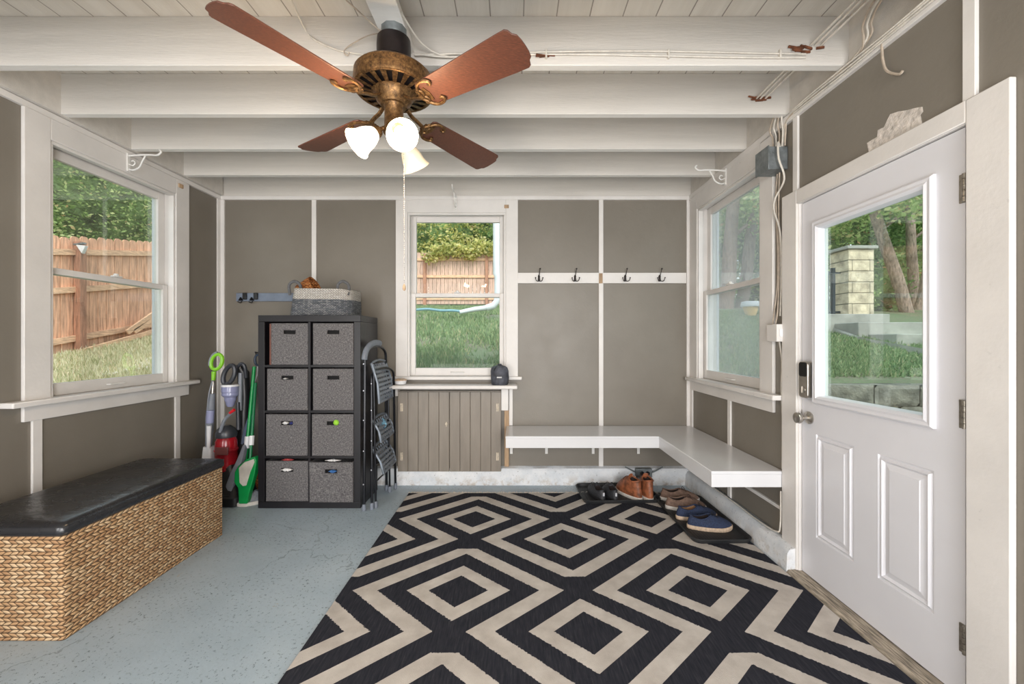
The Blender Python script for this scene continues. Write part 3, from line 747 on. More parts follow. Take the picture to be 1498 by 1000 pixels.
for rw in range(4):
    for c_ in range(2):
        a = ux0+E+c_*(cw+D); z = E+rw*(rh_+D)
        xa, xb, za, zb, yf, ln = a+.010, a+cw-.006, z+.001, z+.318, uy0+.006, 0
        if rw == 0 and c_ == 1: xa, xb, yf, ln, zb = a+.0015, a+cw-.002, uy0-.012, .008, z+.306
        if rw == 0 and c_ == 0: xb = a+cw-.002; zb = z+.308
        if rw == 3 and c_ == 0: xa, xb = a+.048, a+cw-.004
        if rw == 2 and c_ == 0: xa = a+.018
        if c_ == 1 and rw in (3, 2): xa = a+.018
        slots[(rw, c_)] = fabric_bin(labs[rw][c_], xa, xb, za, zb, yf, 0, ln)[1]
a = ux0+E; z = E+3*(rh_+D)
tag(MB().box(a+.030, a+.044, uy0+.012, uy1-.02, z, z+.315).build('thin_board', simple('reddish_brown_board', (104,62,50), .6, 0, .1), None, .001), 'thin reddish-brown board slid in beside the top left fabric bin', 'board')
def crumple(name, label, c, w, h, mats, dy=.0):
    m = MB(); N = 14; rings = []
    for i in range(N+1):
        u = i/N; s_ = math.sin(PI*min(max(u, .04), .96)); rings.append([(c.x-w/2+w*u, c.y+dy+.010*noise.noise((u*9, k, 1))-.004+.012*math.sin(2*PI*k/8), c.z+h*.5*s_*(.75+.5*noise.noise((u*6, k*1.3, c.x*9)))*math.cos(2*PI*k/8)) for k in range(8)])
    m.loft(rings); o = m.build(name, mats, None, 0); tag(o, label, 'cloth'); return o
s = slots[(0,0)]; crumple('white_towel', 'white towel bunched in the slot of the bottom left fabric bin', s+Vector((-.005,.010,0)), .088, .034, M['cloth_white'])
s = slots[(0,1)]; crumple('blue_cloth', 'blue cloth poking out of the slot of the bottom right fabric bin', s+Vector((.012,.010,-.002)), .062, .032, M['cloth_blue'])
s = slots[(1,0)]; crumple('white_cloth', 'white cloth in the slot of the left fabric bin, second row from the bottom', s+Vector((-.012,.010,0)), .05, .03, M['cloth_white']); crumple('navy_cloth', 'navy cloth at the right end of the slot beside the white cloth', s+Vector((.032,.011,0)), .03, .03, M['cloth_navy'])
s = slots[(1,1)]; m = MB(); m.ball(s+Vector((.026,.004,.004)), .0225, 10); tb = m.build('tennis_ball', M['tennis']); tag(tb, 'small yellow-green tennis ball wedged in the slot of a fabric bin', 'ball')
s = slots[(2,0)]; crumple('paper_scrap', 'pale scrap in the slot of the left fabric bin, second row from the top', s+Vector((-.018,.011,-.008)), .034, .014, M['cloth_white'])
s = slots[(0,0)]; crumple('red_cloth', 'red and white cloth spilling over the rim of the bottom left fabric bin', s+Vector((-.01,.03,.070)), .09, .030, M['cloth_red'])
s = slots[(0,1)]; crumple('pale_cloth', 'pale cloth spilling over the rim of the bottom right fabric bin', s+Vector((.0,.04,.072)), .12, .024, M['cloth_white'])

# ------------------------------------------------------------------ rope basket on the unit
q0, q1 = at(421,459,3.2), at(512,459,3.2)
bk = thing('rope_basket', 'grey and white rope basket with two loop handles on top of the shelf unit', 'basket', ((q0.x+q1.x)/2, 3.34, uh))
bx0, bx1 = q0.x+.0, q1.x+.01
def bring(t, z, ins=0):
    e = .012*(1-t)*-1
    return rr_ring(bx0+.005-.01*(1-t)+ins+.02*t, bx1-ins-.005*t, 3.19+ins, 3.47-ins, z, .07-ins)
wobz = lambda k, n, t: .008*math.sin(2*PI*k/n*2)*t
def ring_w(t, z, ins=0):
    r_ = bring(t, z, ins); n = len(r_); return [(p[0], p[1], p[2]+wobz(k, n, t)) for k, p in enumerate(r_)]
m = MB(); m.loft([ring_w(0, uh+.0, .008), ring_w(.05, uh+.008), ring_w(.35, uh+.07), ring_w(.62, uh+.128)], cap=False)
m.bm.faces.new([m.bm.verts.new(p) for p in ring_w(0, uh+.001, .008)]); lower = m.build('body', M['rope_grey'], bk)
m = MB(); m.loft([ring_w(.62, uh+.128), ring_w(.8, uh+.165), ring_w(1, uh+.205), ring_w(1, uh+.210, .004), ring_w(1, uh+.205, .010), ring_w(.6, uh+.128, .010)], cap=False); m.build('rim_band', M['rope_white'], bk)
for (px_, dx) in ((431, .02), (502, 0)):
    p = at(px_, 412, 3.22); m = MB()
    m.tube(smoothpath([(p.x-.042,p.y+.01,uh+.165),(p.x-.042,p.y-.004,uh+.225),(p.x-.032,p.y-.004,uh+.255),(p.x,p.y-.002,uh+.272),(p.x+.032,p.y+.002,uh+.255),(p.x+.042,p.y+.01,uh+.225),(p.x+.040+dx*.5,p.y-.006,uh+.160)]), .0115, 8)
    m.build('handle', simple('grey_rope', (92,92,94), .85, 0, .12, 90, .5, 120), bk)
p = at(450, 409, 3.34); ob = thing('orange_wicker_basket', 'small orange-brown wicker basket lying inside the rope basket', 'basket', (p.x, 3.34, uh+.10))
m = MB(); rings = []
for t_, r_ in ((0,.055),(.03,.075),(.12,.085),(.16,.087),(.163,.08),(.12,.078)):
    q = Matrix.Rotation(math.radians(62), 3, 'Y'); rings.append([Vector((p.x-.075, 3.34, uh+.175))+q @ Vector((r_*math.cos(2*PI*k/24), r_*math.sin(2*PI*k/24), t_)) for k in range(24)])
m.loft(rings, cap=True); m.build('woven_bowl', M['wicker_orange'], ob)

# ------------------------------------------------------------------ folded step ladder beside the unit
ld = thing('step_ladder', 'tall black folded step ladder with grey grip leaning beside the shelf unit', 'ladder', (-1.09, 3.3, 0))
def frame(x_near, x_far, y0_, y1_, zt__, xtop, r, name, arch=.12):
    m = MB(); P0 = Vector((x_near, y0_, .03)); P3 = Vector((x_far, y1_, .03))
    A = Vector((x_near+xtop, y0_+.02, zt__-arch)); B = Vector((x_far+xtop, y1_-.02, zt__-arch))
    m.tube([P0, A]+bez(A, A+Vector((0,0,arch*.9)), B+Vector((0,0,arch*.9)), B, 12)[1:]+[P3], r, 8)
    return m.build(name, M['black_metal'], ld)
fr1 = frame(-1.125, -1.085, 3.075, 3.49, 1.275, .0, .011, 'front_frame', .13)
fr2 = frame(-1.075, -1.02, 3.10, 3.53, 1.09, -.01, .0095, 'rear_frame', .11)
# second, inner pair of legs
m = MB(); m.tube([(-1.055,3.13,.03),(-1.075,3.14,1.02)], .008, 8); m.tube([(-1.045,3.45,.03),(-1.065,3.46,1.02)], .008, 8)
for z in (.20, .33): m.tube([(-1.055,3.13,z),(-1.045,3.45,z)], .006, 6)
m.build('inner_frame', M['black_metal'], ld)
for (x, y) in ((-1.125,3.075),(-1.085,3.49),(-1.075,3.10),(-1.02,3.53),(-1.055,3.13),(-1.045,3.45)):
    m = MB(); m.lathe([(.012,0),(.016,.002),(.015,.03),(.0125,.05)], (x, y, .0), n=12, cap=True); m.build('foot', M['grip_grey'], ld)
m = MB(); pts = bez((-1.125,3.085,1.13),(-1.125,3.085,1.30),(-1.085,3.48,1.30),(-1.085,3.48,1.13), 16)
m.tube(pts[:11], .026, 10, flat=.8); m.build('grip', M['grip_grey'], ld, .002)
def tread(z0, z1, xa, xb, y0_, y1_, n, mat='black_metal', rim=.010):
    m = MB()
    def P(u, v):   # u along Y, v down; slight outward curve
        return Vector((xa+(xb-xa)*v+.02*math.sin(PI*v), y0_+(y1_-y0_)*u, z1+(z0-z1)*v))
    m.tube([P(0,0)]+[P(i/8,0)+Vector((0,0,.02*math.sin(PI*i/8))) for i in range(1,8)]+[P(1,0),P(1,.5),P(1,1),P(0,1),P(0,.5)], rim, 6, loop=True)
    for k in range(1, n):
        v = k/n; m.bar(P(.01, v), P(.99, v), .018, .007, (1,0,.4))
    for k in range(1, 7): m.bar(P(k/7, .02), P(k/7, .98), .004, .008, (1,0,0))
    return m.build('tread', M[mat], ld)
M['tread_hi'] = simple('slatted_grey_black_tread', (112,120,130), .45, .2, .12, 20)
tread(.80, 1.10, -1.09, -1.03, 3.13, 3.47, 9, 'tread_hi')
tread(.50, .66, -1.085, -1.02, 3.14, 3.46, 5, 'tread_hi')
tread(.26, .44, -1.085, -1.00, 3.14, 3.46, 6, 'tread_hi')
for (x, y, zz) in ((-1.125,3.064,(.20,.45,.68,.90,1.10)), (-1.075,3.089,(.30,.52,.75,.95))):
    for z in zz: m = MB(); m.lathe([(.006,0),(.005,.004),(.001,.005)], (x, y, z), (0,-1,0), 10, True); m.build('rivet', M['rivet'], ld)
m = MB(); m.bar((-1.06,3.2,.515),(-1.045,3.42,.515),.03,.002); 
o = crumple('multicoloured_cloth', 'multicoloured patterned cloth tucked in the middle step of the folded ladder', Vector((-1.055,3.32,.60)), .05, .13, M['multi']); 

# ------------------------------------------------------------------ cleaning tools in the left corner
# steam mop with lime loop handle
c0 = at(317, 529, 3.22); st = thing('stick_vacuum', 'slim stick vacuum with lime green loop handle standing in the left corner', 'vacuum', (c0.x, 3.3, 0))
def loopring(m, c, rx, rz_, r, tilt, n=26, yaw=0):
    pts = []
    for k in range(n):
        a = 2*PI*k/n; x = rx*math.cos(a); z = rz_*math.sin(a)
        x, z = x*math.cos(tilt)-z*math.sin(tilt), x*math.sin(tilt)+z*math.cos(tilt)
        pts.append((c.x+x*math.cos(yaw), c.y+x*math.sin(yaw), c.z+z))
    m.tube(pts, r, 8, loop=True)
m = MB(); loopring(m, c0, .042, .062, .014, -.35); a_ = at(313, 543, 3.22); b_ = at(312, 556, 3.22); m.tube([a_, b_], [.017,.014], 10); m.build('loop_handle', M['lime'], st)
m = MB(); pts = [at(309+ (i-3)*0, 0, 1) for i in range(0)]; m.tube(bez(c0+Vector((-.052,-.006,-.03)), c0+Vector((-.056,-.006,.02)), c0+Vector((-.03,-.006,.07)), c0+Vector((.01,-.006,.075)), 10), .008, 8); m.build('soft_grip', M['grey_plastic'], st)
P = [at(312,555,3.22), at(311,575,3.22), at(309,590,3.23), at(307,612,3.24), at(306,640,3.26), at(305,660,3.27)]
m = MB(); m.tube([P[0], P[1]], .012, 10); m.build('chrome_tube', M['nickel'], st)
m = MB(); m.tube([P[1], P[2], P[3], (P[3]+P[4])/2, P[4], P[5]], [.018,.026,.031,.028,.026,.02], 14); m.build('motor_body', M['grey_plastic'], st)
m = MB(); m.tube([at(308,600,3.20), at(307,618,3.20)], [.027,.027], 14); m.build('dust_cup', M['clear'], st)
m = MB(); m.tube([at(306,622,3.22), at(305,655,3.24)], [.018,.014], 10); m.build('filter', M['white_plastic'], st)
m = MB(); m.tube(smoothpath([at(311,556,3.2), at(305,580,3.2), at(302,620,3.22), at(301,650,3.24)]), .005, 6); m.build('cord', M['grey_plastic'], st)
q = at(303, 668, 3.25); m = MB(); m.loft([rr_ring(q.x-.13, q.x+.11, 3.2, 3.36, z, .04) for z in (.005,.05)]+[rr_ring(q.x-.06, q.x+.06, 3.22, 3.34, .12, .03), rr_ring(q.x-.03, q.x+.03, 3.24, 3.3, q.z+.08, .01)]); m.build('floor_head', M['white_plastic'], st)
# dark red upright vacuum
rv = thing('upright_vacuum', 'dark upright vacuum with red canister and clear violet dust cup', 'vacuum', at(338,730,3.36))
hx = at(336, 548, 3.30)
m = MB(); loopring(m, hx+Vector((-.005,0,0)), .040, .080, .018, -.38); m.tube([at(333,566,3.3), at(334,572,3.3)], [.025,.03], 10); m.build('loop_handle', M['dark_plastic'], rv)
c1 = at(337, 570, 3.30); m = MB(); m.lathe([(.02,-.135),(.03,-.12),(.036,-.09),(.040,-.085),(.042,-.06),(.056,-.045),(.060,-.04),(.058,-.02),(.062,-.015),(.062,.0),(.060,.03),(.05,.035)], c1+Vector((0,0,-.0)), n=24, cap=True); m.build('dust_cup', M['clear'], rv)
m = MB(); m.lathe([(.063,0),(.065,.008),(.063,.016)], c1+Vector((0,0,.028)), n=24, cap=True); m.build('cup_rim', M['white_plastic'], rv)
m = MB(); m.tube([at(350,536,3.38), at(356,545,3.4), at(358,580,3.4), at(356,640,3.4), at(352,700,3.4)], [.03,.045,.045,.05,.05], 12); m.build('spine', M['black_plastic'], rv, angle=60)
m = MB(); m.tube([at(352,545,3.33), at(351,600,3.33)], [.016,.018], 10); m.build('wand', M['grey_plastic'], rv)
m = MB(); m.tube([at(348,588,3.31), at(349,628,3.31)], [.014,.017], 10); m.build('crevice_tool', M['dark_plastic'], rv)
m = MB(); m.tube(smoothpath([at(345,540,3.34), at(352,532,3.34), at(358,536,3.34), at(360,552,3.36)]), .014, 8); m.build('hose', M['dark_plastic'], rv)
cc = at(331, 655, 3.26); m = MB(); m.lathe([(.055,-.19),(.076,-.17),(.082,-.165),(.082,-.155),(.078,-.15),(.080,-.02),(.084,-.015),(.084,-.005),(.078,.0),(.074,.06),(.056,.10)], (cc.x, cc.y, cc.z), n=28, cap=True); m.build('canister', M['red'], rv)
m = MB(); m.lathe([(.072,0),(.075,.03),(.06,.065),(.03,.09)], cc+Vector((.0,0,.09)), n=24, cap=True); m.build('canister_cap', M['dark_plastic'], rv)
m = MB(); m.tube(smoothpath([at(322,632,3.2), at(328,615,3.2), at(336,606,3.2), at(343,600,3.2)]), [.012]*19, 8); m.build('carry_handle', M['grey_plastic'], rv)
m = MB(); m.tube([at(336,604,3.19), at(343,599,3.19)], [.010,.012], 8); m.build('release_button', simple('bright_red_plastic', (206,36,44), .35), rv)
m = MB(); m.box(cc.x-.02, cc.x+.08, cc.y-.099, cc.y-.089, cc.z-.03, cc.z+.03); m.build('badge', simple('smoky_brown_plastic', (108,62,60), .3), rv, .003)
m = MB(); m.loft([rr_ring(cc.x-.12, cc.x+.18, 3.12, 3.40, z, .05) for z in (.008, .07)]+[rr_ring(cc.x-.09, cc.x+.15, 3.16, 3.38, .12, .05), rr_ring(cc.x-.05, cc.x+.08, 3.2, 3.34, .30, .05)]); m.build('floor_head', M['black_plastic'], rv)
# sweeper: grey curved blade tool
gw = thing('grey_upright_dustpan', 'grey long-handled scoop leaning behind the green dustpan', 'dustpan', at(345,728,3.2))
m = MB(); pts = [at(359,650,3.3), at(352,672,3.22), at(344,690,3.19), at(338,708,3.18), at(334,724,3.17)]
for i in range(4):
    a, b = pts[i], pts[i+1]; 
m.loft([[p+Vector((-.026*s_,-.012,0)), p+Vector((.022*s_,-.018,0)), p+Vector((.028*s_,.02,0)), p+Vector((-.02*s_,.03,0))] for p, s_ in zip(pts, (.5,.9,1.1,1.2,1.1))]); m.build('scoop', M['grey_plastic'], gw, .004)
m = MB(); m.tube([at(359,650,3.3), at(366,606,3.4), at(371,560,3.46)], .009, 8); m.build('pole', M['dark_plastic'], gw)
m = MB(); m.loft([[at(x-2,y,3.36), at(x+w_,y+2,3.34), at(x+w_,y+2,3.37), at(x-2,y,3.39)] for x, y, w_ in ((366,606,3),(361,620,7),(355,636,8),(352,648,3))]); m.build('blade', simple('slate_blade', (96,106,126), .4), gw, .002)
m = MB(); q = at(336,732,3.2); m.loft([rr_ring(q.x-.06, q.x+.06, 3.13, 3.26, z, .03) for z in (.004, .05, .09)]); m.build('brush', M['black_plastic'], gw)
# green dustpan + broom
gd = thing('green_dustpan', 'upright green dustpan with cream panel standing on the floor by the shelf unit', 'dustpan', at(352,738,3.13))
out = [(349,737),(361,737),(364,722),(372,694),(375,674),(372,668),(360,672),(348,682),(343,690),(342,705),(348,714)]
m = MB(); Yd = 3.13
m.prism([at(x, min(y,738.5), Yd) for x, y in out], (0,.05,0)); gp_ = m.build('pan', M['green'], gd, .006)
m = MB(); m.prism([at(x, y, Yd-.006) for x, y in ((349,684),(357,676),(371,671),(372,676),(366,690),(360,710),(355,711),(350,706))], (0,.007,0)); m.build('cream_panel', simple('cream_rubber', (196,190,180), .5), gp_, .004)
m = MB(); a, b = at(366,672,3.16), at(374,560,3.32); m.tube([a, b], .011, 8); m.build('pole', M['green_dark'], gd)
m = MB(); m.tube([a+(b-a)*.18, a+(b-a)*.30], .019, 8); m.build('clip_collar', M['white_plastic'], gd)
gb = thing('green_broom', 'green-handled broom behind the upright dustpan', 'broom', at(362,728,3.30))
m = MB(); a, b = at(358,690,3.28), at(372,536,3.40); m.tube([a, b], .013, 10); m.build('pole', M['green'], gb)
m = MB(); m.tube([a+(b-a)*.22, a+(b-a)*.33], .022, 8); m.build('white_collar', M['white_plastic'], gb)
m = MB(); q = at(357,690,3.28); m.loft([rr_ring(q.x-.10, q.x+.10, 3.25, 3.32, z, .02) for z in (.008,)]+[rr_ring(q.x-.07, q.x+.07, 3.255, 3.315, .16, .02), rr_ring(q.x-.02, q.x+.02, 3.27, 3.3, .25, .01)]); m.build('bristles', M['black_plastic'], gb)
# dark hook and hanging tool behind the unit edge
hk = thing('hanging_tool', 'dark curved tool on a wall hook beside the shelf unit', 'tool', at(374,520,3.5))
m = MB(); m.tube(smoothpath([at(379,518,3.6), at(374,521,3.6), at(373,528,3.6), at(375,533,3.6), at(380,535,3.6)]), .010, 8); m.build('curved_head', simple('slate_blue_plastic', (52,66,84), .4), hk)
m = MB(); m.tube([at(374,515,3.65), at(375,520,3.6)], .004, 6); m.tube([at(373,515,3.652), at(380,516,3.652)], .006, 6); m.build('hook', M['black_metal'], hk)
m = MB(); m.tube(smoothpath([at(376,548,3.56), at(373,560,3.56), at(370,568,3.56), at(374,566,3.56)]), .005, 6); m.tube([at(377,535,3.6), at(376,550,3.57)], .005, 6); m.build('strap', M['lettering'], hk)
# wicker basket partly hidden
q = at(372, 712, 3.42); wb2 = thing('small_wicker_basket', 'orange wicker basket mostly hidden behind the green dustpan', 'basket', (q.x, 3.42, 0))
m = MB(); m.lathe([(.07,.0),(.09,.08),(.10,.25),(.103,.26),(.095,.255),(.085,.1)], (q.x+.02, 3.44, .0), n=24, cap=True); m.build('woven_body', M['wicker_orange'], wb2)

# ------------------------------------------------------------------ shoes
def shoe(name, label, cat, pos, ang, L=.29, W=.10, hh=.075, up='sh_black', sole='sole_black', lining='lining', lace='lace_black', sole_t=.026, collar=.088, group=None, tabm=None, boot=False, side=1, toe=.3):
    """toe along local +X"""
    r = thing(name, label, cat, pos, group); R = Matrix.Translation(pos) @ Matrix.Rotation(ang, 4, 'Z')
    def fin_(m, n, mat, parent=r, **k):
        bmesh.ops.transform(m.bm, matrix=R, verts=m.bm.verts[:]); return m.build(n, mat, parent, **k)
    N = 40
    def outline(ex=0):
        pts = []
        for k in range(N):
            a = 2*PI*k/N; cx, sy = math.cos(a), math.sin(a); t = (cx+1)/2
            w = W/2*(.74+.30*math.sin(PI*min(1, t**1.25))**1.0*1.0 if t < .8 else .74+.30*math.sin(PI*.8**1.25)+(t-.8)*.2)
            w = W/2*(.76+.26*math.sin((t*1.05)**1.6*PI*.85))
            x = L/2*math.copysign(abs(cx)**.82, cx); y = w*math.copysign(abs(sy)**.8, sy)
            y += side*.012*math.sin(PI*t)*(t)
            pts.append((x*(1+ex/L*2), y*(1+ex/W*2)))
        return pts
    base = outline(.003); B = outline(-.002)
    m = MB()
    def lift(x): return .008*max(0, (x/(L/2)-.55)/.45)**1.5
    m.loft([[(x*.985, y*.96, lift(x)+.0) for x, y in base], [(x, y, .006+lift(x)) for x, y in base], [(x, y, sole_t-.003+lift(x)) for x, y in base], [(x*.985, y*.96, sole_t+.001+lift(x)) for x, y in base]])
    fin_(m, 'sole', M[sole], angle=60)
    cxo = -L*.20 if not boot else -L*.24; ca = L*.235 if not boot else L*.19; cb = W*.30 if not boot else W*.36
    def colp(k):
        a = 2*PI*k/N; x = cxo+ca*math.cos(a); y = cb*math.sin(a)
        u = (math.cos(a)+1)/2
        if boot: z = collar-.018*math.sin(PI*u)+.012*u
        else: z = collar-.020*math.sin(PI*min(1,u*1.1))+.006*u
        return Vector((x, y, z))
    S = 9; rings = []
    for j in range(S+1):
        s_ = j/S; ring = []
        for k in range(N):
            b0 = Vector((B[k][0], B[k][1], sole_t-.004+lift(B[k][0]))); c_ = colp(k)
            t = (b0.x/L+.5)
            front = max(0, (t-.45)/.55)
            hmid = hh*(.62 if front > 0 else .8)*(1-.22*front)
            m1 = Vector((b0.x*1.0+(.004 if t > .9 else 0), b0.y*1.03, b0.z+hmid*.8))
            m2 = Vector((c_.x+(b0.x-c_.x)*(.42*front), c_.y+(b0.y-c_.y)*(.45 if front > 0 else .15), c_.z-(c_.z-sole_t)*(.10*front+.25*(front == 0))))
            p = b0*(1-s_)**3+m1*3*s_*(1-s_)**2+m2*3*s_*s_*(1-s_)+c_*s_**3
            ring.append(p)
        rings.append(ring)
    m = MB(); m.loft(rings, True, False)
    fin_(m, 'upper', M[up], angle=80)
    # collar + lining
    m = MB(); top = [colp(k) for k in range(N)]; m.tube(top, .0042 if not boot else .007, 6, loop=True); fin_(m, 'collar', M[up], angle=80)
    m = MB(); ins = [Vector((p.x*.98+.0, p.y*.93, sole_t+.012)) for p in top]; m.loft([[p+Vector((0,0,-.001)) for p in top], [(a*.5+b*.5) for a, b in zip(top, ins)], ins], True, False)
    m._f([m.bm.verts.new(p) for p in ins]); fin_(m, 'lining', M[lining], angle=80)
    # tongue and laces
    fx = cxo+ca
    m = MB(); zt1 = collar+.004 if not boot else collar+.03
    zf = hh*.78+sole_t*.4
    A_ = [(fx-.018, zt1), (fx+.004, collar-.004), (fx+.030, zf+.004), (fx+.055, zf-.010)]
    if boot: A_ = [(fx-.012, zt1), (fx+.004, collar-.012), (fx+.022, collar*.66), (fx+.05, collar*.5)]
    m.loft([[Vector((x, -W*.2, z-.004)), Vector((x, 0, z+.004)), Vector((x, W*.2, z-.004)), Vector((x-.004, 0, z-.004))] for x, z in A_]); fin_(m, 'tongue', M[up], angle=80)
    m = MB()
    nl = 4
    for k in range(nl):
        t = k/(nl-1); x = A_[1][0]+(A_[3][0]-A_[1][0])*t+.0; z = (A_[1][1]*(1-t)**1.0+A_[3][1]*t)+.010
        if boot: z = A_[1][1]+(A_[3][1]-A_[1][1])*t+.014
        m.tube(smoothpath([(x, -W*.24, z-.010), (x+.003, 0, z), (x+.006, W*.24, z-.010)], 4), .0026, 5)
    m.tube(smoothpath([(A_[1][0], 0, A_[1][1]+.012), (A_[1][0]+.01, .02, A_[1][1]+.022), (A_[1][0]+.03, .035, A_[1][1]+.002), (A_[1][0]+.035,.03,A_[1][1]-.015)], 4), .0022, 5)
    m.tube(smoothpath([(A_[1][0], 0, A_[1][1]+.012), (A_[1][0]+.01, -.02, A_[1][1]+.020), (A_[1][0]+.03, -.03, A_[1][1]+.0)], 4), .0022, 5)
    fin_(m, 'laces', M[lace], angle=80)
    if tabm:
        m = MB(); m.box(-L/2-.004, -L/2+.006, -.006, .006, sole_t+.022, sole_t+.048); fin_(m, 'heel_tab', M[tabm], bevel=.001)
    return r
A = math.radians
tz = .012
shoe('sneaker', 'left black sneaker on the boot tray under the bench, heel to the room', 'shoe', (.668, 3.335, tz), A(104), .27, .10, .07, 'sh_black', 'sole_black', tabm='tab', group='black sneakers on the boot tray', side=-1)
shoe('sneaker', 'right black sneaker on the boot tray, next to the tan boots', 'shoe', (.785, 3.335, tz), A(95), .27, .10, .07, 'sh_black', 'sole_black', tabm='tab', group='black sneakers on the boot tray')
shoe('ankle_boot', 'left tan leather boot with toe turned out, beside the black sneakers', 'boot', (.935, 3.345, tz), A(118), .28, .108, .085, 'sh_tan', 'sole_white', lace='lace_brown', collar=.155, boot=True, group='tan leather boots under the bench', side=-1)
shoe('ankle_boot', 'right tan leather boot, upright below the wall outlet', 'boot', (1.065, 3.345, tz), A(93), .28, .108, .085, 'sh_tan', 'sole_white', lace='lace_brown', collar=.160, boot=True, group='tan leather boots under the bench')
shoe('canvas_shoe', 'taupe brown lace-up shoe furthest back in the corner tray', 'shoe', (1.305, 3.235, tz), A(-12), .29, .104, .07, 'sh_brown', 'sole_white', lace='lace_brown', group='brown canvas shoes')
shoe('canvas_shoe', 'taupe brown lace-up shoe nearer the blue pair in the corner tray', 'shoe', (1.285, 3.075, tz), A(-8), .29, .104, .07, 'sh_brown', 'sole_white', lace='lace_brown', group='brown canvas shoes', side=-1)
shoe('boat_shoe', 'navy blue shoe behind its mate, touching the brown shoes', 'shoe', (1.295, 2.915, tz), A(2), .29, .104, .07, 'sh_blue', 'sole_tan', lining='lining_tan', lace='lace_black', group='navy blue shoes')
shoe('boat_shoe', 'navy blue shoe nearest the room, alone at the front of the corner tray', 'shoe', (1.315, 2.76, tz), A(-5), .29, .104, .07, 'sh_blue', 'sole_tan', lace='lace_black', group='navy blue shoes', side=-1)
q = gp(374, 739)
shoe('knit_sneaker', 'grey sneaker with pale sole poking out beside the shelf unit', 'shoe', (-2.035, 3.235, 0), A(215), .28, .10, .07, 'sh_grey', 'sole_white', lace='lace_black')
def tray(label, cx, cy, w, l, ang):
    r = thing('boot_tray', label, 'boot tray', (cx, cy, 0)); R = Matrix.Translation((cx, cy, 0)) @ Matrix.Rotation(ang, 4, 'Z')
    def rg(ins, z): return [R @ Vector(p) for p in rr_ring(-w/2+ins, w/2-ins, -l/2+ins, l/2-ins, z, max(.06-ins, .02), 7)]
    m = MB(); m.loft([rg(.012,.0115), rg(.006,.02), rg(.0,.036), rg(.004,.040), rg(.010,.038), rg(.018,.018), rg(.03,.014)], cap=True); b = m.build('pan', M['rubber'], r)
    m = MB(); k = -w/2+.05
    while k < w/2-.05:
        a, c_ = R @ Vector((k, -l/2+.06, .0135)), R @ Vector((k, l/2-.06, .0135)); m.bar(a, c_, .005, .003); k += .018
    m.build('ribs', M['rubber'], b); return r
tray('black rubber boot tray along the back wall holding sneakers and boots', .84, 3.372, .62, .40, A(2))
tray('black rubber boot tray along the right wall holding brown and blue shoes', 1.303, 2.925, .385, .76, A(1))
# ------------------------------------------------------------------ ceiling fan
fx, fy, fz = -.52, 1.776, 2.278
fan = thing('ceiling_fan', 'brass ceiling fan with four reddish wood blades and frosted glass lights', 'ceiling fan', (fx, fy, 2.62))
C0 = Vector((fx, fy, 0))
def lz(prof, mat, name, parent=fan, n=36, cap=True): m = MB(); m.lathe(prof, C0, n=n, cap=cap); return m.build(name, M[mat], parent)
m = MB(); m.lathe([(.052,2.585),(.055,2.59),(.055,2.622)], C0, n=10, cap=True); m.build('junction_box', M['galv'], fan)
lz([(.062,2.478),(.071,2.485),(.072,2.54),(.070,2.575),(.05,2.582)], 'dark_metal', 'canopy')
lz([(.022,2.42),(.022,2.485),(.045,2.488),(.045,2.47),(.055,2.45),(.06,2.44)], 'dark_metal', 'downrod')
lz([(.06,2.448),(.12,2.440),(.156,2.424),(.165,2.414),(.168,2.366),(.165,2.352),(.155,2.350)], 'brass', 'motor_housing', cap=False)
# vented bowl: ribs around dark slots
m = MB(); m.lathe([(.160,2.352),(.156,2.349),(.150,2.350)], C0, n=48); 
NS = 20
for k in range(NS):
    a0 = 2*PI*(k-.24)/NS; a1 = 2*PI*(k+.24)/NS
    def pt(r_, z, a): return (fx+r_*math.cos(a), fy+r_*math.sin(a), z)
    A4 = [(.151,2.350),(.122,2.345),(.092,2.340)]
    for (ra, za), (rb_, zb) in zip(A4, A4[1:]): m.quad(pt(ra,za,a0), pt(ra,za,a1), pt(rb_,zb,a1), pt(rb_,zb,a0))
m.lathe([(.094,2.342),(.086,2.338),(.078,2.326),(.074,2.312),(.066,2.304),(.060,2.298),(.055,2.292),(.03,2.29)], C0, n=48)
m.build('vented_bowl', M['brass'], fan)
lz([(.152,2.362),(.122,2.360),(.094,2.352)], 'dark_metal', 'bowl_core', cap=True)
lz([(.050,2.30),(.040,2.285),(.040,2.200),(.046,2.192),(.046,2.175),(.040,2.166),(.030,2.158),(.012,2.15)], 'brass', 'switch_housing')
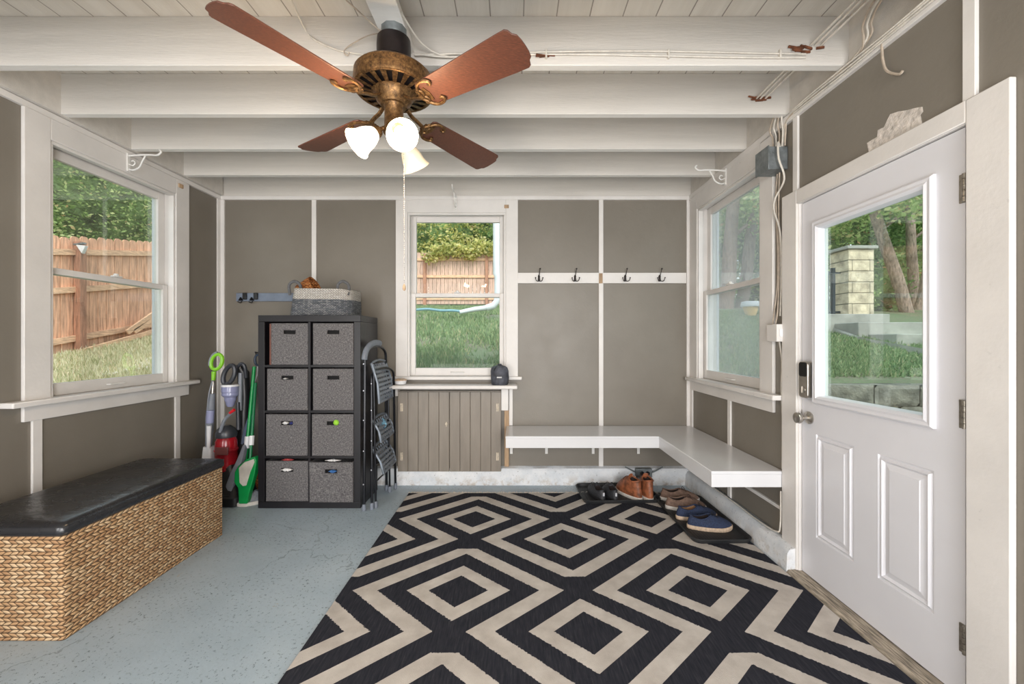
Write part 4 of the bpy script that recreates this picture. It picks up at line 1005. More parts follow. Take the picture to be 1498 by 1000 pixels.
# blades
angs = [math.atan2(-.539, -.376), math.atan2(-.37, .54), math.atan2(.37, -.54), math.atan2(.539, .376)]
base_a = sum([(a-PI/2*k) for a, k in zip(sorted(a % (2*PI) for a in angs), range(4))])/4
pit = math.radians(13)
for k in range(4):
    a = base_a+k*PI/2
    R = Matrix.Translation((fx, fy, fz)) @ Matrix.Rotation(a, 4, 'Z') @ Matrix.Rotation(-pit, 4, 'X')
    # local +Y is the counter-clockwise edge; it sits lower
    prof = [(.185,.050),(.20,.060),(.40,.070),(.60,.080),(.645,.081),(.655,.074),(.662,.056),(.674,.046)]
    tip = [(.678,.024),(.679,0)]
    up_ = prof+tip; pts = [(x, y) for x, y in up_]+[(x, -y) for x, y in reversed(up_[:-1])]
    m = MB(); m.prism([R @ Vector((x, y, -.003)) for x, y in pts], (R.to_3x3() @ Vector((0,0,.006))))
    b = m.build('blade', M['blade'], fan, .0015)
    # scrolled bracket
    m = MB(); R2 = Matrix.Translation((fx, fy, fz)) @ Matrix.Rotation(a, 4, 'Z'); Z = -.008
    arm = [R2 @ Vector(p) for p in ((.075,0,.03),(.10,0,.012),(.13,0,.004))]+[R @ Vector((.165,0,Z)), R @ Vector((.19,0,Z))]
    m.tube(smoothpath(arm, 4), .011, 8, flat=.6)
    for s in (-1, 1):
        P = [(.17,0),(.185,.028*s),(.20,.050*s),(.225,.060*s),(.25,.056*s),(.262,.044*s),(.256,.034*s),(.246,.038*s)]
        m.tube([R @ Vector((x, y, Z)) for x, y in [(q_.x, q_.y) for q_ in smoothpath([(x,y,0) for x,y in P], 5)]], .0065, 7)
        P = [(.19,.0),(.20,.018*s),(.192,.030*s),(.18,.034*s),(.174,.026*s)]
        m.tube([R @ Vector((q_.x, q_.y, Z)) for q_ in smoothpath([(x,y,0) for x,y in P], 5)], .005, 7)
    m.prism([R @ Vector((x, y, Z+.002)) for x, y in ((.165,-.022),(.165,.022),(.215,.032),(.222,0),(.215,-.032))], R.to_3x3() @ Vector((0,0,.004)))
    m.build('blade_bracket', M['brass'], fan)
# light kit: three bell shades
def bell(dirn, tilt, lit, rad):
    h = Vector((math.cos(dirn), math.sin(dirn), 0)); ax = (h*math.sin(tilt)+Vector((0,0,-math.cos(tilt)))).normalized()
    st_ = C0+Vector((0,0,2.182))+h*.030
    p1 = st_+h*.022+Vector((0,0,-.002)); p2 = p1+ax*.022
    m = MB(); m.tube(smoothpath([st_-h*.01, st_+h*.02, p1, p2], 4), .009, 8); m.lathe([(.012,0),(.022,.006),(.026,.018),(.026,.034),(.02,.036)], p2-ax*.012, ax, 18, True)
    m.build('light_arm', M['brass'], fan)
    c = p2+ax*.012
    prof = [(.024,.0),(.033,.012),(.044,.035),(.052,.062),(.056,.088),(.063,.110),(.072,.124),(.0705,.1245),(.061,.111),(.0535,.088),(.0495,.062),(.042,.036),(.030,.014)]
    prof = [(r_*.88, z_*.84) for r_, z_ in prof]
    m = MB(); m.lathe(prof, c, ax, 32, False); s_ = m.build('glass_shade', M['shade_lit' if lit else 'shade_dim'], fan, angle=80)
    m = MB(); q = Vector((0,0,1)).rotation_difference(ax)
    rings = []
    for r_, z in ((.010,.01),(.012,.025),(.021,.045),(.024,.06),(.018,.078),(.006,.084)): rings.append([c+q @ Vector((r_*math.cos(2*PI*k/16), r_*math.sin(2*PI*k/16), z)) for k in range(16)])
    m.loft(rings); m.build('light_bulb', M['bulb' if lit else 'shade_dim'], s_)
    if lit:
        L = bpy.data.lights.new('bulb_light', 'POINT'); L.energy = 13; L.color = (1, .72, .44); L.shadow_soft_size = .04
        o = bpy.data.objects.new('bulb_light', L); col.objects.link(o); o.location = c+ax*.14
bell(math.radians(214), math.radians(48), True, 0); bell(math.radians(-62), math.radians(52), True, 0); bell(math.radians(62), math.radians(42), False, 0)
m = MB(); pc0 = Vector((fx+.045, fy-.01, 2.20)); m.tube([pc0, pc0+Vector((.002,0,-.30)), Vector((fx+.047, fy-.01, 1.52))], .0010, 5); m.build('pull_chain', M['rope_white'], fan)
m = MB(); m.lathe([(.002,.0),(.006,-.008),(.007,-.022),(.003,-.028)], (fx+.047, fy-.01, 1.52), n=12, cap=True); m.build('pull_knob', M['stud'], fan)

# ------------------------------------------------------------------ cables, boxes, hooks
def cable(name, label, pts, r=.0045, mat='cable', smooth=True, cat='cable', n=6):
    m = MB(); m.tube(smoothpath(pts, n) if smooth else pts, r, 6); o = m.build(name, M[mat]); return tag(o, label, cat)
# along joist faces, to the fan
for k, (z, lab) in enumerate(((2.618, 'upper white cable running along the near joist right of the fan'), (2.603, 'lower white cable running along the near joist right of the fan'))):
    pts = [Vector((fx+.06, 1.90, 2.60+.004*k)), Vector((-.30, 1.905, z-.01))]+[Vector((x, 1.912, z+.008*math.sin(x*3+k))) for x in (-.1, .3, .6, .9, 1.15, 1.36)]
    cable('electrical_cable', lab, pts, .0042)
for x in (.15, .72, 1.24):
    m = MB(); m.box(x-.004, x+.004, 1.905, 1.92, 2.592, 2.632); tag(m.build('cable_clip', M['cable'], None, .001), 'small white cable clip on the near joist holding two cables', 'clip', 'white cable clips on the near joist')
cable('electrical_cable', 'white cable looping down the near joist left of the fan', [Vector((-.95,1.62,2.785)), Vector((-.98,1.90,2.74)), Vector((-.93,1.912,2.68)), Vector((-.82,1.912,2.63)), Vector((-.70,1.912,2.61)), Vector((-.58,1.90,2.60))], .0042)
cable('electrical_cable', 'thin tan cable from the ceiling boards to the fan box', [Vector((-.86,1.56,2.785)), Vector((-.75,1.66,2.72)), Vector((-.64,1.75,2.66)), Vector((fx-.05,1.776,2.61))], .003, 'cable_tan')
cable('electrical_cable', 'thin curled tan wire hanging left of the fan box', [Vector((fx-.03,1.80,2.63)), Vector((-.66,1.86,2.66)), Vector((-.76,1.90,2.645)), Vector((-.79,1.905,2.62)), Vector((-.775,1.905,2.60)), Vector((-.765,1.905,2.615))], .0025, 'cable_tan')
cable('electrical_cable', 'white cable looping from the mounting board right of the fan', [Vector((-.47,1.70,2.64)), Vector((-.42,1.85,2.62)), Vector((-.33,1.905,2.60)), Vector((-.20,1.91,2.598)), Vector((-.12,1.912,2.61))], .0042)
for k, (dx, lab) in enumerate(((0, 'leftmost of three white cables running toward the camera under the ceiling on the right'), (.022, 'middle of three white cables running toward the camera under the ceiling on the right'), (.05, 'rightmost of three white cables running toward the camera under the ceiling on the right'))):
    cable('electrical_cable', lab, [Vector((1.375+dx, 2.335, 2.648)), Vector((1.38+dx, 2.15, 2.655)), Vector((1.385+dx, 1.92, 2.655)), Vector((1.39+dx, 1.6, 2.66)), Vector((1.40+dx, 1.3, 2.665)), Vector((1.40+dx, .9, 2.665))], .005)
tops = [(1.44,1.50,2.667),(1.47,1.66,2.66)]
for k in range(3):
    d_ = .014*k
    pts = [Vector((1.445+d_, 1.30, 2.665)), Vector((1.455+d_, 1.62, 2.66)), Vector((1.50+d_*.7, 1.76-.01*k, 2.64)), Vector((1.535+d_*.4, 1.80-.012*k, 2.60)), Vector((1.548, 1.84+.02*k, 2.565)), Vector((1.550, 2.0, 2.548+.005*k)), Vector((1.552, 2.2, 2.543+.006*k)), Vector((1.556, 2.33, 2.535)), Vector((1.560, 2.355+.012*k, 2.48)), Vector((1.562, 2.365+.012*k, 2.40))]
    cable('electrical_cable', ('outer', 'middle', 'inner')[k]+' of three tan cables dropping past the second joist to the grey junction box', pts, .0048, 'cable_tan' if k != 1 else 'cable')
for k in range(3):
    Z_ = 2.532+.011*k
    cable('electrical_cable', ('lowest', 'middle', 'topmost')[k]+' of three white cables clipped along the top of the right wall', [Vector((1.548-.003*k, y, Z_+.003*math.sin(y*9+k))) for y in (.6, .9, 1.1, 1.3, 1.5, 1.7, 1.9, 2.1, 2.27)], .005)
for k in range(4):
    cable('electrical_cable', ('first', 'second', 'third', 'fourth')[k]+' from the left of four painted cables coming down over the grey junction box', [Vector((1.50+.01*k, 2.345+.0*k, 2.60)), Vector((1.535+.004*k, 2.46-.03*k, 2.54)), Vector((1.55, 2.455-.03*k, 2.48)), Vector((1.545, 2.45-.028*k, 2.385))], .0048, 'cable' if k % 2 else 'cable_tan')
cable('electrical_cable', 'short tan cable end drooping on the taupe wall above the door', [Vector((1.556,1.735,2.54)), Vector((1.556,1.73,2.46)), Vector((1.556,1.71,2.40)), Vector((1.558,1.66,2.355)), Vector((1.56,1.645,2.36))], .0052, 'cable_tan')
jb = thing('junction_box', 'grey metal junction box on the right wall between window and door', 'electrical box', (1.54, 2.40, 2.32))
m = MB(); m.box(1.462, XR-.001, 2.355, 2.475, 2.262, 2.392); m.build('box', M['galv'], jb, .003)
m = MB(); m.box(1.458, 1.4635, 2.350, 2.480, 2.257, 2.397); m.build('cover', M['galv'], jb, .002)
m = MB()
for (y, z) in ((2.38,2.30),(2.45,2.36)): m.lathe([(.008,0),(.008,.003)], (1.49, 2.3545, z), (0,-1,0), 12, True)
m.build('knockout', M['galv'], jb)
cable('electrical_cable', 'white cable bowing out below the grey junction box', [Vector((1.53,2.36,2.39)), Vector((1.50,2.33,2.40)), Vector((1.50,2.325,2.31)), Vector((1.545,2.345,2.20)), Vector((1.548,2.43,2.12)), Vector((1.55,2.445,2.05)), Vector((1.556,2.41,1.95)), Vector((1.562,2.40,1.85)), Vector((1.564,2.40,1.60)), Vector((1.564,2.41,1.42))], .0055)
for k in range(2):
    cable('electrical_cable', ('left', 'right')[k]+' tan cable running down the wall from the grey box to the white box', [Vector((1.560,2.43-.02*k,2.262)), Vector((1.562,2.445-.025*k,2.1)), Vector((1.564,2.43-.012*k,1.8)), Vector((1.564,2.435-.012*k,1.6)), Vector((1.555,2.45-.03*k,1.45)), Vector((1.54,2.44-.025*k,1.372))], .0045, 'cable_tan')
ob2 = thing('outlet_box', 'white surface-mounted switch box on the wall below the cables', 'electrical box', (1.54, 2.42, 1.32))
m = MB(); m.box(1.52, XR-.001, 2.372, 2.470, 1.270, 1.372); m.build('box', M['trim'], ob2, .005)
m = MB(); m.box(1.535, 1.56, 2.369, 2.372, 1.30, 1.345); 
for z in (1.283, 1.36): m.ball((1.545, 2.3705, z), .004, 4)
m.build('faceplate', M['white_plastic'], ob2, .002)
cable('electrical_cable', 'thin white cable running down from the white box behind the bench end', [Vector((1.56,2.41,1.27)), Vector((1.562,2.39,1.15)), Vector((1.562,2.395,1.0)), Vector((1.562,2.385,.8)), Vector((1.562,2.388,.53))], .005)
cable('electrical_cable', 'white cable lying along the top of the right wall curb under the bench', [Vector((1.555,2.39,.40)), Vector((1.553,2.392,.20)), Vector((1.545,2.42,.152))]+[Vector((1.540+.006*math.sin(y*5), y, .140)) for y in (2.6,2.8,3.0,3.2,3.4,3.6)], .005)
cable('electrical_cable', 'grey cable beside the white one on the right wall curb', [Vector((1.553,2.43,.146))]+[Vector((1.556, y, .140)) for y in (2.6,2.8,3.0,3.2,3.4,3.6)], .004, 'galv')
# plant hooks
def plant_hook(label, P, n, t):
    """P wall point, n into the room, t along the wall (unit)"""
    P, n, t = Vector(P), Vector(n), Vector(t); z = Vector((0,0,1)); r = thing('plant_hook', label, 'hook', P)
    m = MB(); c = P+n*.004
    m.hexa([c-t*.012-z*.06-n*.004, c+t*.012-z*.06-n*.004, c+t*.012-z*.06+n*.004, c-t*.012-z*.06+n*.004, c-t*.012+z*.06-n*.004, c+t*.012+z*.06-n*.004, c+t*.012+z*.06+n*.004, c-t*.012+z*.06+n*.004]); m.build('wall_plate', M['white_metal'], r, .002)
    m = MB(); a = P+n*.008
    m.tube(smoothpath([a+z*.045, a+z*.05+n*.06, a+z*.052+n*.14, a+z*.05+n*.19, a+z*.07+n*.215, a+z*.085+n*.205]), .006, 7)
    m.tube(smoothpath([a-z*.045, a-z*.05+n*.03, a-z*.03+n*.07, a+z*.01+n*.09, a+z*.045+n*.11]), .005, 7)
    m.tube(smoothpath([a-z*.01+n*.0, a-z*.02+n*.025, a-z*.005+n*.04, a+z*.012+n*.03, a+z*.008+n*.016]), .004, 6)
    m.build('scrolled_arm', M['white_metal'], r)
plant_hook('white scrolled plant hook above the left window', (XL+.02, 2.765, 2.475), (1,0,0), (0,1,0))
plant_hook('white scrolled plant hook above the right window', (XR-.02, 3.01, 2.475), (-1,0,0), (0,1,0))
plant_hook('white plant hook above the centre of the back window', ((667-752)*.00607, YB-.02, 2.50), (0,-1,0), (1,0,0))
# outlet with plugs and two spread metal wings on the back curb
o_ = at(942, 691, 3.59); ot = thing('wall_outlet', 'metal outlet box with two black plugs on the back curb behind the boots', 'outlet', o_)
m = MB(); m.box(o_.x-.075, o_.x+.065, 3.565, 3.612, o_.z-.035, o_.z+.040); m.build('box', M['galv'], ot, .006)
for dx in (-.027, .022): m = MB(); m.lathe([(.017,0),(.017,.02),(.008,.03)], (o_.x+dx, 3.565, o_.z+.005), (0,-1,0), 14, True); m.build('plug', M['black_plastic'], ot)
for s in (-1, 1):
    m = MB(); m.tube(smoothpath([(o_.x+s*.06, 3.585, o_.z+.0), (o_.x+s*.09, 3.58, o_.z+.015), (o_.x+s*.165, 3.585, o_.z+.052)]), .006, 6); m.build('bracket_arm', M['galv'], ot)

# ------------------------------------------------------------------ outdoors
def g(X, Y):
    z = .78+.235*(Y-4.5) if Y < 9 else 1.8375+.12*(Y-9)
    if X < -1.5: z = min(z+.0, 1.07+.195*(Y-6.3)) if X < -5 else z
    if X > 1.8 and Y < 4.55: z = .50 if Y > 2.2 else .50*max(0, (Y-.5)/1.7)
    z = max(z, -.06 if Y > -3 else -.06)
    return z+.02*noise.noise((X*.8, Y*.8, 0))
def ground(name, x0, x1, ya, yb, s=.3, mat='lawn'):
    m = MB(); nx, ny = max(1, int((x1-x0)/s)), max(1, int((yb-ya)/s))
    V = [[m.bm.verts.new((x0+(x1-x0)*i/nx, ya+(yb-ya)*j/ny, g(x0+(x1-x0)*i/nx, ya+(yb-ya)*j/ny))) for i in range(nx+1)] for j in range(ny+1)]
    for j in range(ny):
        for i in range(nx): m._f([V[j][i], V[j][i+1], V[j+1][i+1], V[j+1][i]])
    o = m.build(name, M[mat], angle=60); structure(o)
ground('ground', -24, XL-.17, -6, YB+.17); ground('ground', XR+.16, 26, 4.56, YB+.9+.01, .3) if False else None
ground('ground', -24, 26, 4.56, 26, .35); ground('ground', -24, XR+.16, YB+.17, 4.56)
ground('patio', XR+.16, 26, -6, 4.47, .35, 'concrete')
ground('ground', -24, XR+.16, -12, -6, .8)
# outer wall corner (white) beyond the left window is its own outer casing; downspout + siding at the back
# fences
def picket_fence(label, A_, B_, post_at, zb, zt_h, mat, step=.14, ydir=1):
    A_, B_ = Vector(A_), Vector(B_); r = thing('wooden_fence', label, 'fence', (A_.x, A_.y, zb(0))); d_ = (B_-A_); L = d_.length; d_.normalize(); nrm = Vector((-d_.y, d_.x, 0))*ydir
    m = MB(); k = 0; s_ = 0
    while s_ < L:
        w = step-.010; p = A_+d_*s_; z0 = zb(s_)+.03; z1 = z0+zt_h+random.uniform(-.012, .012); a, b = p, p+d_*w; o_ = random.uniform(0, .006)
        P = [(0,z0),(w,z0),(w,z1-.04),(w*.78,z1-.005),(w*.5,z1),(w*.22,z1-.005),(0,z1-.04)]
        m.prism([p+d_*u+nrm*o_+Vector((0,0,z)) for u, z in P], nrm*.018); s_ += step
    m.build('pickets', M[mat], r)
    for h in (.22, zt_h*.55, zt_h-.22):
        for i in range(len(post_at)+1):
            s0 = 0 if i == 0 else post_at[i-1]; s1 = L if i == len(post_at) else post_at[i]
            a, b = A_+d_*s0, A_+d_*s1; a = Vector((a.x, a.y, zb(s0)+h)); b = Vector((b.x, b.y, zb(s1)+h))
            m = MB(); m.bar(a-nrm*.022, b-nrm*.022, .04, .09); m.build('rail', M['rail'], r)
    for s0 in post_at:
        p = A_+d_*s0-nrm*.06; m = MB(); z = zb(s0); m.box(p.x-.05, p.x+.05, p.y-.05, p.y+.05, z-.3, z+zt_h-.06); m.build('post', M['post'], r, .004)
    return r
zl = lambda s_: 1.07+.195*(s_+2.0-6.3)
pf = picket_fence('cedar picket fence running along the yard outside the left window', (-6.85, 2.0, 0), (-6.85, 12.5, 0), [1.95, 4.42, 6.9, 9.3], zl, 1.78, 'fence', ydir=1)
picket_fence('pale wooden fence across the far end of the yard outside the back window', (-9.0, 14.3, 0), (5.5, 14.3, 0), [1.2, 3.6, 5.9, 8.05, 10.5, 13.], lambda s_: 2.50, 1.80, 'fence2', ydir=1)
# solar light on the fence post
q = at(116, 362, 6.3); sl = thing('solar_light', 'small white triangular light on the fence post outside the left window', 'lamp', q)
m = MB(); m.prism([q+Vector((-.06,0,.05)), q+Vector((.09,0,.03)), q+Vector((.035,0,-.09))], (0,.05,0)); m.build('reflector', M['white_plastic'], sl, .005)
m = MB(); m.bar(q+Vector((-.09,0.02,.05)), q+Vector((.06,0.02,.07)), .05, .02); m.build('cap', M['galv'], sl)
# leaning planks
for (a, b, lab) in (((118,515),(228,484),'long pale plank lying along the foot of the cedar fence'), ((196,485),(232,462),'upper weathered plank leaning on the cedar fence'), ((186,486),(226,458),'lower weathered plank leaning on the cedar fence')):
    A_ = Vector(((a[0]-752)*6.2/600*1.0, 6.2, 0)); 
    Ya = 6.62*600/(752-a[0]); Yb = 6.62*600/(752-b[0]); m = MB(); m.bar(at(a[0], a[1], Ya), at(b[0], b[1], Yb), .03, .085); tag(m.build('plank', M['rail'], None, .003), lab, 'plank')
def ghit(x, y):
    Y = 3.0
    while Y < 14:
        p = at(x, y, Y)
        if p.z < g(p.x, p.y): return p
        Y += .01
    return p
m = MB(); m.loft([[ghit(x, a)+Vector((0,0,.045)), ghit(x, b)+Vector((0,0,.045)), ghit(x, b)-Vector((0,0,.06)), ghit(x, a)-Vector((0,0,.06))] for x, a, b in ((140,552,556),(165,543,552),(190,534,547),(215,528,543),(240,523,539))])
tag(m.build('path', simple('pale_sunlit_concrete', (214,204,192), .85, 0, .1, 5, .4, 40)), kind='structure')
def gz(X, Y, o=0): return g(X, Y)+o
# window 2 view: downspout, drain pipe, hose
dp = thing('downspout', 'white downspout pipe outside the back window bending along the lawn', 'pipe', (-.37, 9, 1.9))
m = MB(); a = at(726, 300, 8.4); P = [at(726, 300, 8.4)+Vector((0,0,3)), at(726, 400, 8.4), at(728, 405, 8.4), at(728, 430, 8.4), at(727, 440, 8.4), at(722, 447, 8.4), at(712, 450, 8.4)]
m.tube(P, .068, 12); m.build('upright_pipe', M['pvc'], dp)
m = MB(); P = [at(712, 450, 8.4), at(695, 452, 8.4), at(680, 455, 8.35), at(672, 456.5, 8.3)]; m.tube(P, [.055,.05,.045,.04], 10); m.build('outlet_pipe', M['pvc'], dp)
hp = [at(x, y, 8.3) for x, y in ((560,452),(590,453),(608,453),(625,452),(645,454),(660,454),(673,455))]
tag(MB().tube(smoothpath([Vector((p.x, p.y, g(p.x, p.y)+.05+ (p.z-p.z))) if False else p for p in hp]), .026, 8).build('garden_hose', M['hose']), 'teal garden hose lying across the lawn outside the back window', 'hose')
# right: pot on lawn
q = at(1098, 452, 8.8); q.z = g(q.x, q.y); pt_ = thing('flower_pot', 'yellow clay flower pot with pale rim on the lawn outside the right window', 'pot', q)
m = MB(); m.lathe([(.10,0),(.15,.20),(.155,.22)], q, n=24, cap=True); m.build('pot_body', M['terracotta'], pt_)
m = MB(); m.lathe([(.185,.20),(.195,.23),(.18,.30),(.15,.31),(.14,.28)], q, n=24, cap=True); m.build('rim', M['siding'], pt_)
# retaining wall outside the door: irregular stacked blocks
def blockwall(name, label, cat, x0, x1, ya, z0, courses, wid, depth, mat, jitter=.02, cap=None):
    r = thing(name, label, cat, ((x0+x1)/2, ya+depth/2, z0)); z = z0
    for ci, h in enumerate(courses):
        m = MB(); x = x0-(wid*.5 if ci % 2 else 0)
        while x < x1:
            w = wid*random.uniform(.85, 1.2); xa, xb = max(x, x0), min(x+w-.012, x1)
            if xb-xa > .03:
                nx, nz = max(3, int((xb-xa)/.03)), max(3, int(h/.03)); V = []
                for j in range(nz+1):
                    row = []
                    for i in range(nx+1):
                        u, v_ = i/nx, j/nz; e = min(u, 1-u, v_, 1-v_)*5; e = min(1, e)**.5
                        d_ = jitter*(e*.8+.7*noise.noise((xa*3+u*4, v_*3+z*7, ci))*e)
                        row.append(m.bm.verts.new((xa+(xb-xa)*u, ya-d_, z+(h-.008)*v_)))
                    V.append(row)
                for j in range(nz):
                    for i in range(nx): m._f([V[j][i], V[j][i+1], V[j+1][i+1], V[j+1][i]])
                m.box(xa, xb, ya, ya+depth, z, z+h-.008)
            x += w
        m.build('block_course', M[mat], r, angle=70); z += h
    m = MB(); m.box(x0+.01, x1-.01, ya+.012, ya+depth-.01, z0, z-.012); m.build('mortar', M['mortar'], r)
    return r
blockwall('retaining_wall', 'low rough grey stone retaining wall just outside the door', 'wall', 1.95, 9.0, 4.40, .38, [.19, .235], .50, .32, 'stone', .04)
# stone gate pillar
pq0, pq1 = at(1241, 460, 7.75), at(1279, 460, 7.75)
pr = thing('stone_pillar', 'square pale limestone gate pillar outside the door beside the iron fence', 'pillar', ((pq0.x+pq1.x)/2, 8.0, 1.70))
z = at(0, 460, 7.75).z; n_ = 6; top = at(0, 364, 7.75).z; hh_ = (top-z)/n_
for k in range(n_):
    m = MB(); x0_, x1_ = pq0.x, pq1.x; sp = [x0_, x1_] if k % 2 else [x0_, x0_+(x1_-x0_)*.16, x0_+(x1_-x0_)*.84, x1_]
    for a, b in zip(sp, sp[1:]): m.box(a+.004, b-.004, 7.75, 8.22, z+.004, z+hh_-.006)
    m.build('stone_course', M['stone2'], pr, .010); z += hh_
m = MB(); m.box(pq0.x+.006, pq1.x-.006, 7.757, 8.21, top-hh_*6, top-.01); m.build('mortar', M['mortar'], pr)
m = MB(); m.box(pq0.x-.05, pq1.x+.04, 7.70, 8.27, top, top+.06); m.build('cap', M['concrete'], pr, .01)
# iron fence
fe = thing('iron_fence', 'black iron bar fence running from the stone pillar', 'fence', (5.6, 8.0, 1.6))
m = MB(); zt1 = at(0, 398, 7.95).z; zb1 = at(0, 455, 7.95).z
x = 5.75
while x < pq0.x-.05: m.box(x-.011, x+.011, 7.94, 7.962, zb1-.12, zt1+(.05 if int(x*10) % 2 else .02)); x += .115
m.build('bars', M['iron'], fe)
m = MB(); m.box(5.7, pq0.x, 7.935, 7.967, zt1-.03, zt1); m.box(5.7, pq0.x, 7.935, 7.967, zb1-.04, zb1); m.build('rails', M['iron'], fe)
m = MB(); m.box(pq0.x-.17, pq0.x-.11, 7.92, 7.98, zb1-.2, zt1+.08); m.build('post', M['iron'], fe)
for k, (xa, xb, ytop, ybot, Yf, lab) in enumerate(((1200,1302,459,474,7.2,'upper pale concrete step at the foot of the stone pillar'), (1256,1362,471,488,6.7,'middle pale concrete step below the stone pillar'), (1312,1380,488,507,6.2,'lower pale concrete step nearest the lawn outside the door'))):
    a, b = at(xa, ytop, Yf), at(xb, ybot, Yf); m = MB(); m.box(a.x, b.x, Yf, Yf+1.6, b.z-.25, a.z); tag(m.build('concrete_step', M['concrete'], None, .012), lab, 'step')
P = [at(1195,474,7.6), at(1225,484,7.1), at(1255,494,6.6), at(1300,503,6.1), at(1360,514,5.6)]
m = MB(); m.loft([[p+Vector((0,0,-.3)), p+Vector((.0,-.09,-.3)), p+Vector((.0,-.09,.01)), p+Vector((0,.06,.02))] for p in smoothpath(P)]); tag(m.build('garden_edging', M['concrete']), 'curved pale concrete edging along the top of the lawn', 'edging')
# dark low building beyond the right window
# ------------------------------------------------------------------ trees, shrubs
def leaves(m, c, rad, n, size, core=True, rnd=random):
    cx, cy, cz = c; rx, ry, rz_ = rad
    for _ in range(n):
        u = rnd.uniform(-1, 1); a = rnd.uniform(0, 2*PI); s_ = math.sqrt(1-u*u); k = rnd.uniform(.55, 1.02)
        p = Vector((s_*math.cos(a), s_*math.sin(a), u)); k *= 1+.25*noise.noise(p*2.3+Vector((cx, cy, cz)))
        p = Vector((cx+p.x*rx*k, cy+p.y*ry*k, cz+p.z*rz_*k)); d1_ = Vector((rnd.gauss(0,1), rnd.gauss(0,1), rnd.gauss(0,.6))).normalized(); d2_ = d1_.cross(Vector((rnd.gauss(0,1), rnd.gauss(0,1), rnd.gauss(0,1)))).normalized(); z_ = size*rnd.uniform(.6, 1.3)
        m.quad(p-d1_*z_*.5, p+d2_*z_*.28, p+d1_*z_*.5, p-d2_*z_*.28)
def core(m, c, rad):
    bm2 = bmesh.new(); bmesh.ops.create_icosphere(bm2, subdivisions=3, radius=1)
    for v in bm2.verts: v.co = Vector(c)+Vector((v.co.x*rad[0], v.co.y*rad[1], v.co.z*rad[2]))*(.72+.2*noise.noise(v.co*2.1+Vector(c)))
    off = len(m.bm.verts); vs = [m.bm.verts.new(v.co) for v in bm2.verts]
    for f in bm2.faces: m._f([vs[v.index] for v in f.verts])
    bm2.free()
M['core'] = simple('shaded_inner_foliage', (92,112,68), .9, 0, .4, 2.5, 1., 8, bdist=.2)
def tree(label, base, lean, h, tr, crowns, mat='leaf', n=2600, size=.16, group=None, name='tree', cat='tree'):
    X, Y = base; z0 = g(X, Y)-.1; r = thing(name, label, cat, (X, Y, z0+.1), group)
    if tr:
        P = smoothpath([(X, Y, z0), (X+lean*.3, Y, z0+h*.3), (X+lean*.6, Y, z0+h*.6), (X+lean, Y, z0+h)], 5); N = len(P)
        m = MB(); m.tube(P, [tr*(1.25-.7*i/(N-1)) for i in range(N)], 12)
        for k in range(4):
            b = P[int(N*.62)+k]; a = k*2.2+X; m.tube(smoothpath([b, b+Vector((math.cos(a)*.5, math.sin(a)*.4, .5)), b+Vector((math.cos(a)*1.1, math.sin(a)*.9, 1.1))], 4), [tr*.35]*4+[tr*.2]*5, 7)
        m.build('trunk', M['bark'], r, angle=80)
    m = MB(); mc = MB()
    tot = sum(c[3]*c[4]*c[5] for c in crowns)**1
    for c in crowns:
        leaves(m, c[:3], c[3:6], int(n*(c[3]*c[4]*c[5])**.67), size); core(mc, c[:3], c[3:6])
    if n: m.build('leaves', M[mat], r, smooth=False)
    else: m.bm.free()
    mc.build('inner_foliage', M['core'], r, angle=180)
    return r
random.seed(11)
# beyond the left fence
for i, (X, Y, z, rx, rz_, mt, lab) in enumerate(((-9.6,6.3,3.9,1.9,1.9,'leaf','pale green tree over the cedar fence at the left edge of the left window'), (-9.7,9.2,4.4,2.0,2.3,'leaf','green tree over the middle of the cedar fence outside the left window'), (-9.6,12.2,4.6,2.0,2.4,'leaf_d','deeper green tree at the far right of the left window view'), (-12.5,8,5.2,2.6,2.4,'leaf_y','yellowish tree behind the others beyond the cedar fence'))):
    tree(lab, (X, Y), .2, 3.5, .12, [(X, Y, z, 1.5, rx, rz_), (X+.3, Y+.9, z-.9, 1.1, 1.2, 1.2)], mt, 4200, .085, 'trees beyond the cedar fence')
# beyond the back fence
for i, (X, mt, lab) in enumerate(((-8.2,'leaf','green tree far left beyond the back fence'), (-5.4,'leaf_d','dark green tree beyond the back fence left of the window view'), (-3.0,'leaf_y','yellow-green leafy tree beyond the back fence in the left half of the back window'), (-.9,'leaf_d','dark green tree beyond the back fence in the right half of the back window'), (1.8,'leaf','green tree beyond the back fence behind the coat racks'), (5.0,'leaf_d','dark tree at the right end of the back fence'))):
    Y = 16.2+(i % 2)*.8; tree(lab, (X, Y), .3, 4, .16, [(X, Y, 5.4, 2.0, 1.3, 2.2), (X+.6, Y-.4, 4.2, 1.6, 1.0, 1.3)], mt, 2600, .15, 'trees beyond the back fence')
m = MB()
for i in range(9):
    x = -2.9+i*.28; p = Vector((x, 14.1, 4.15+.3*random.random())); leaves(m, p, (.3,.2,.28), 130, .15)
tag(m.build('overhanging_branches', M['leaf_y'], smooth=False), 'pale yellow leafy branches drooping over the top of the back fence', 'branches')
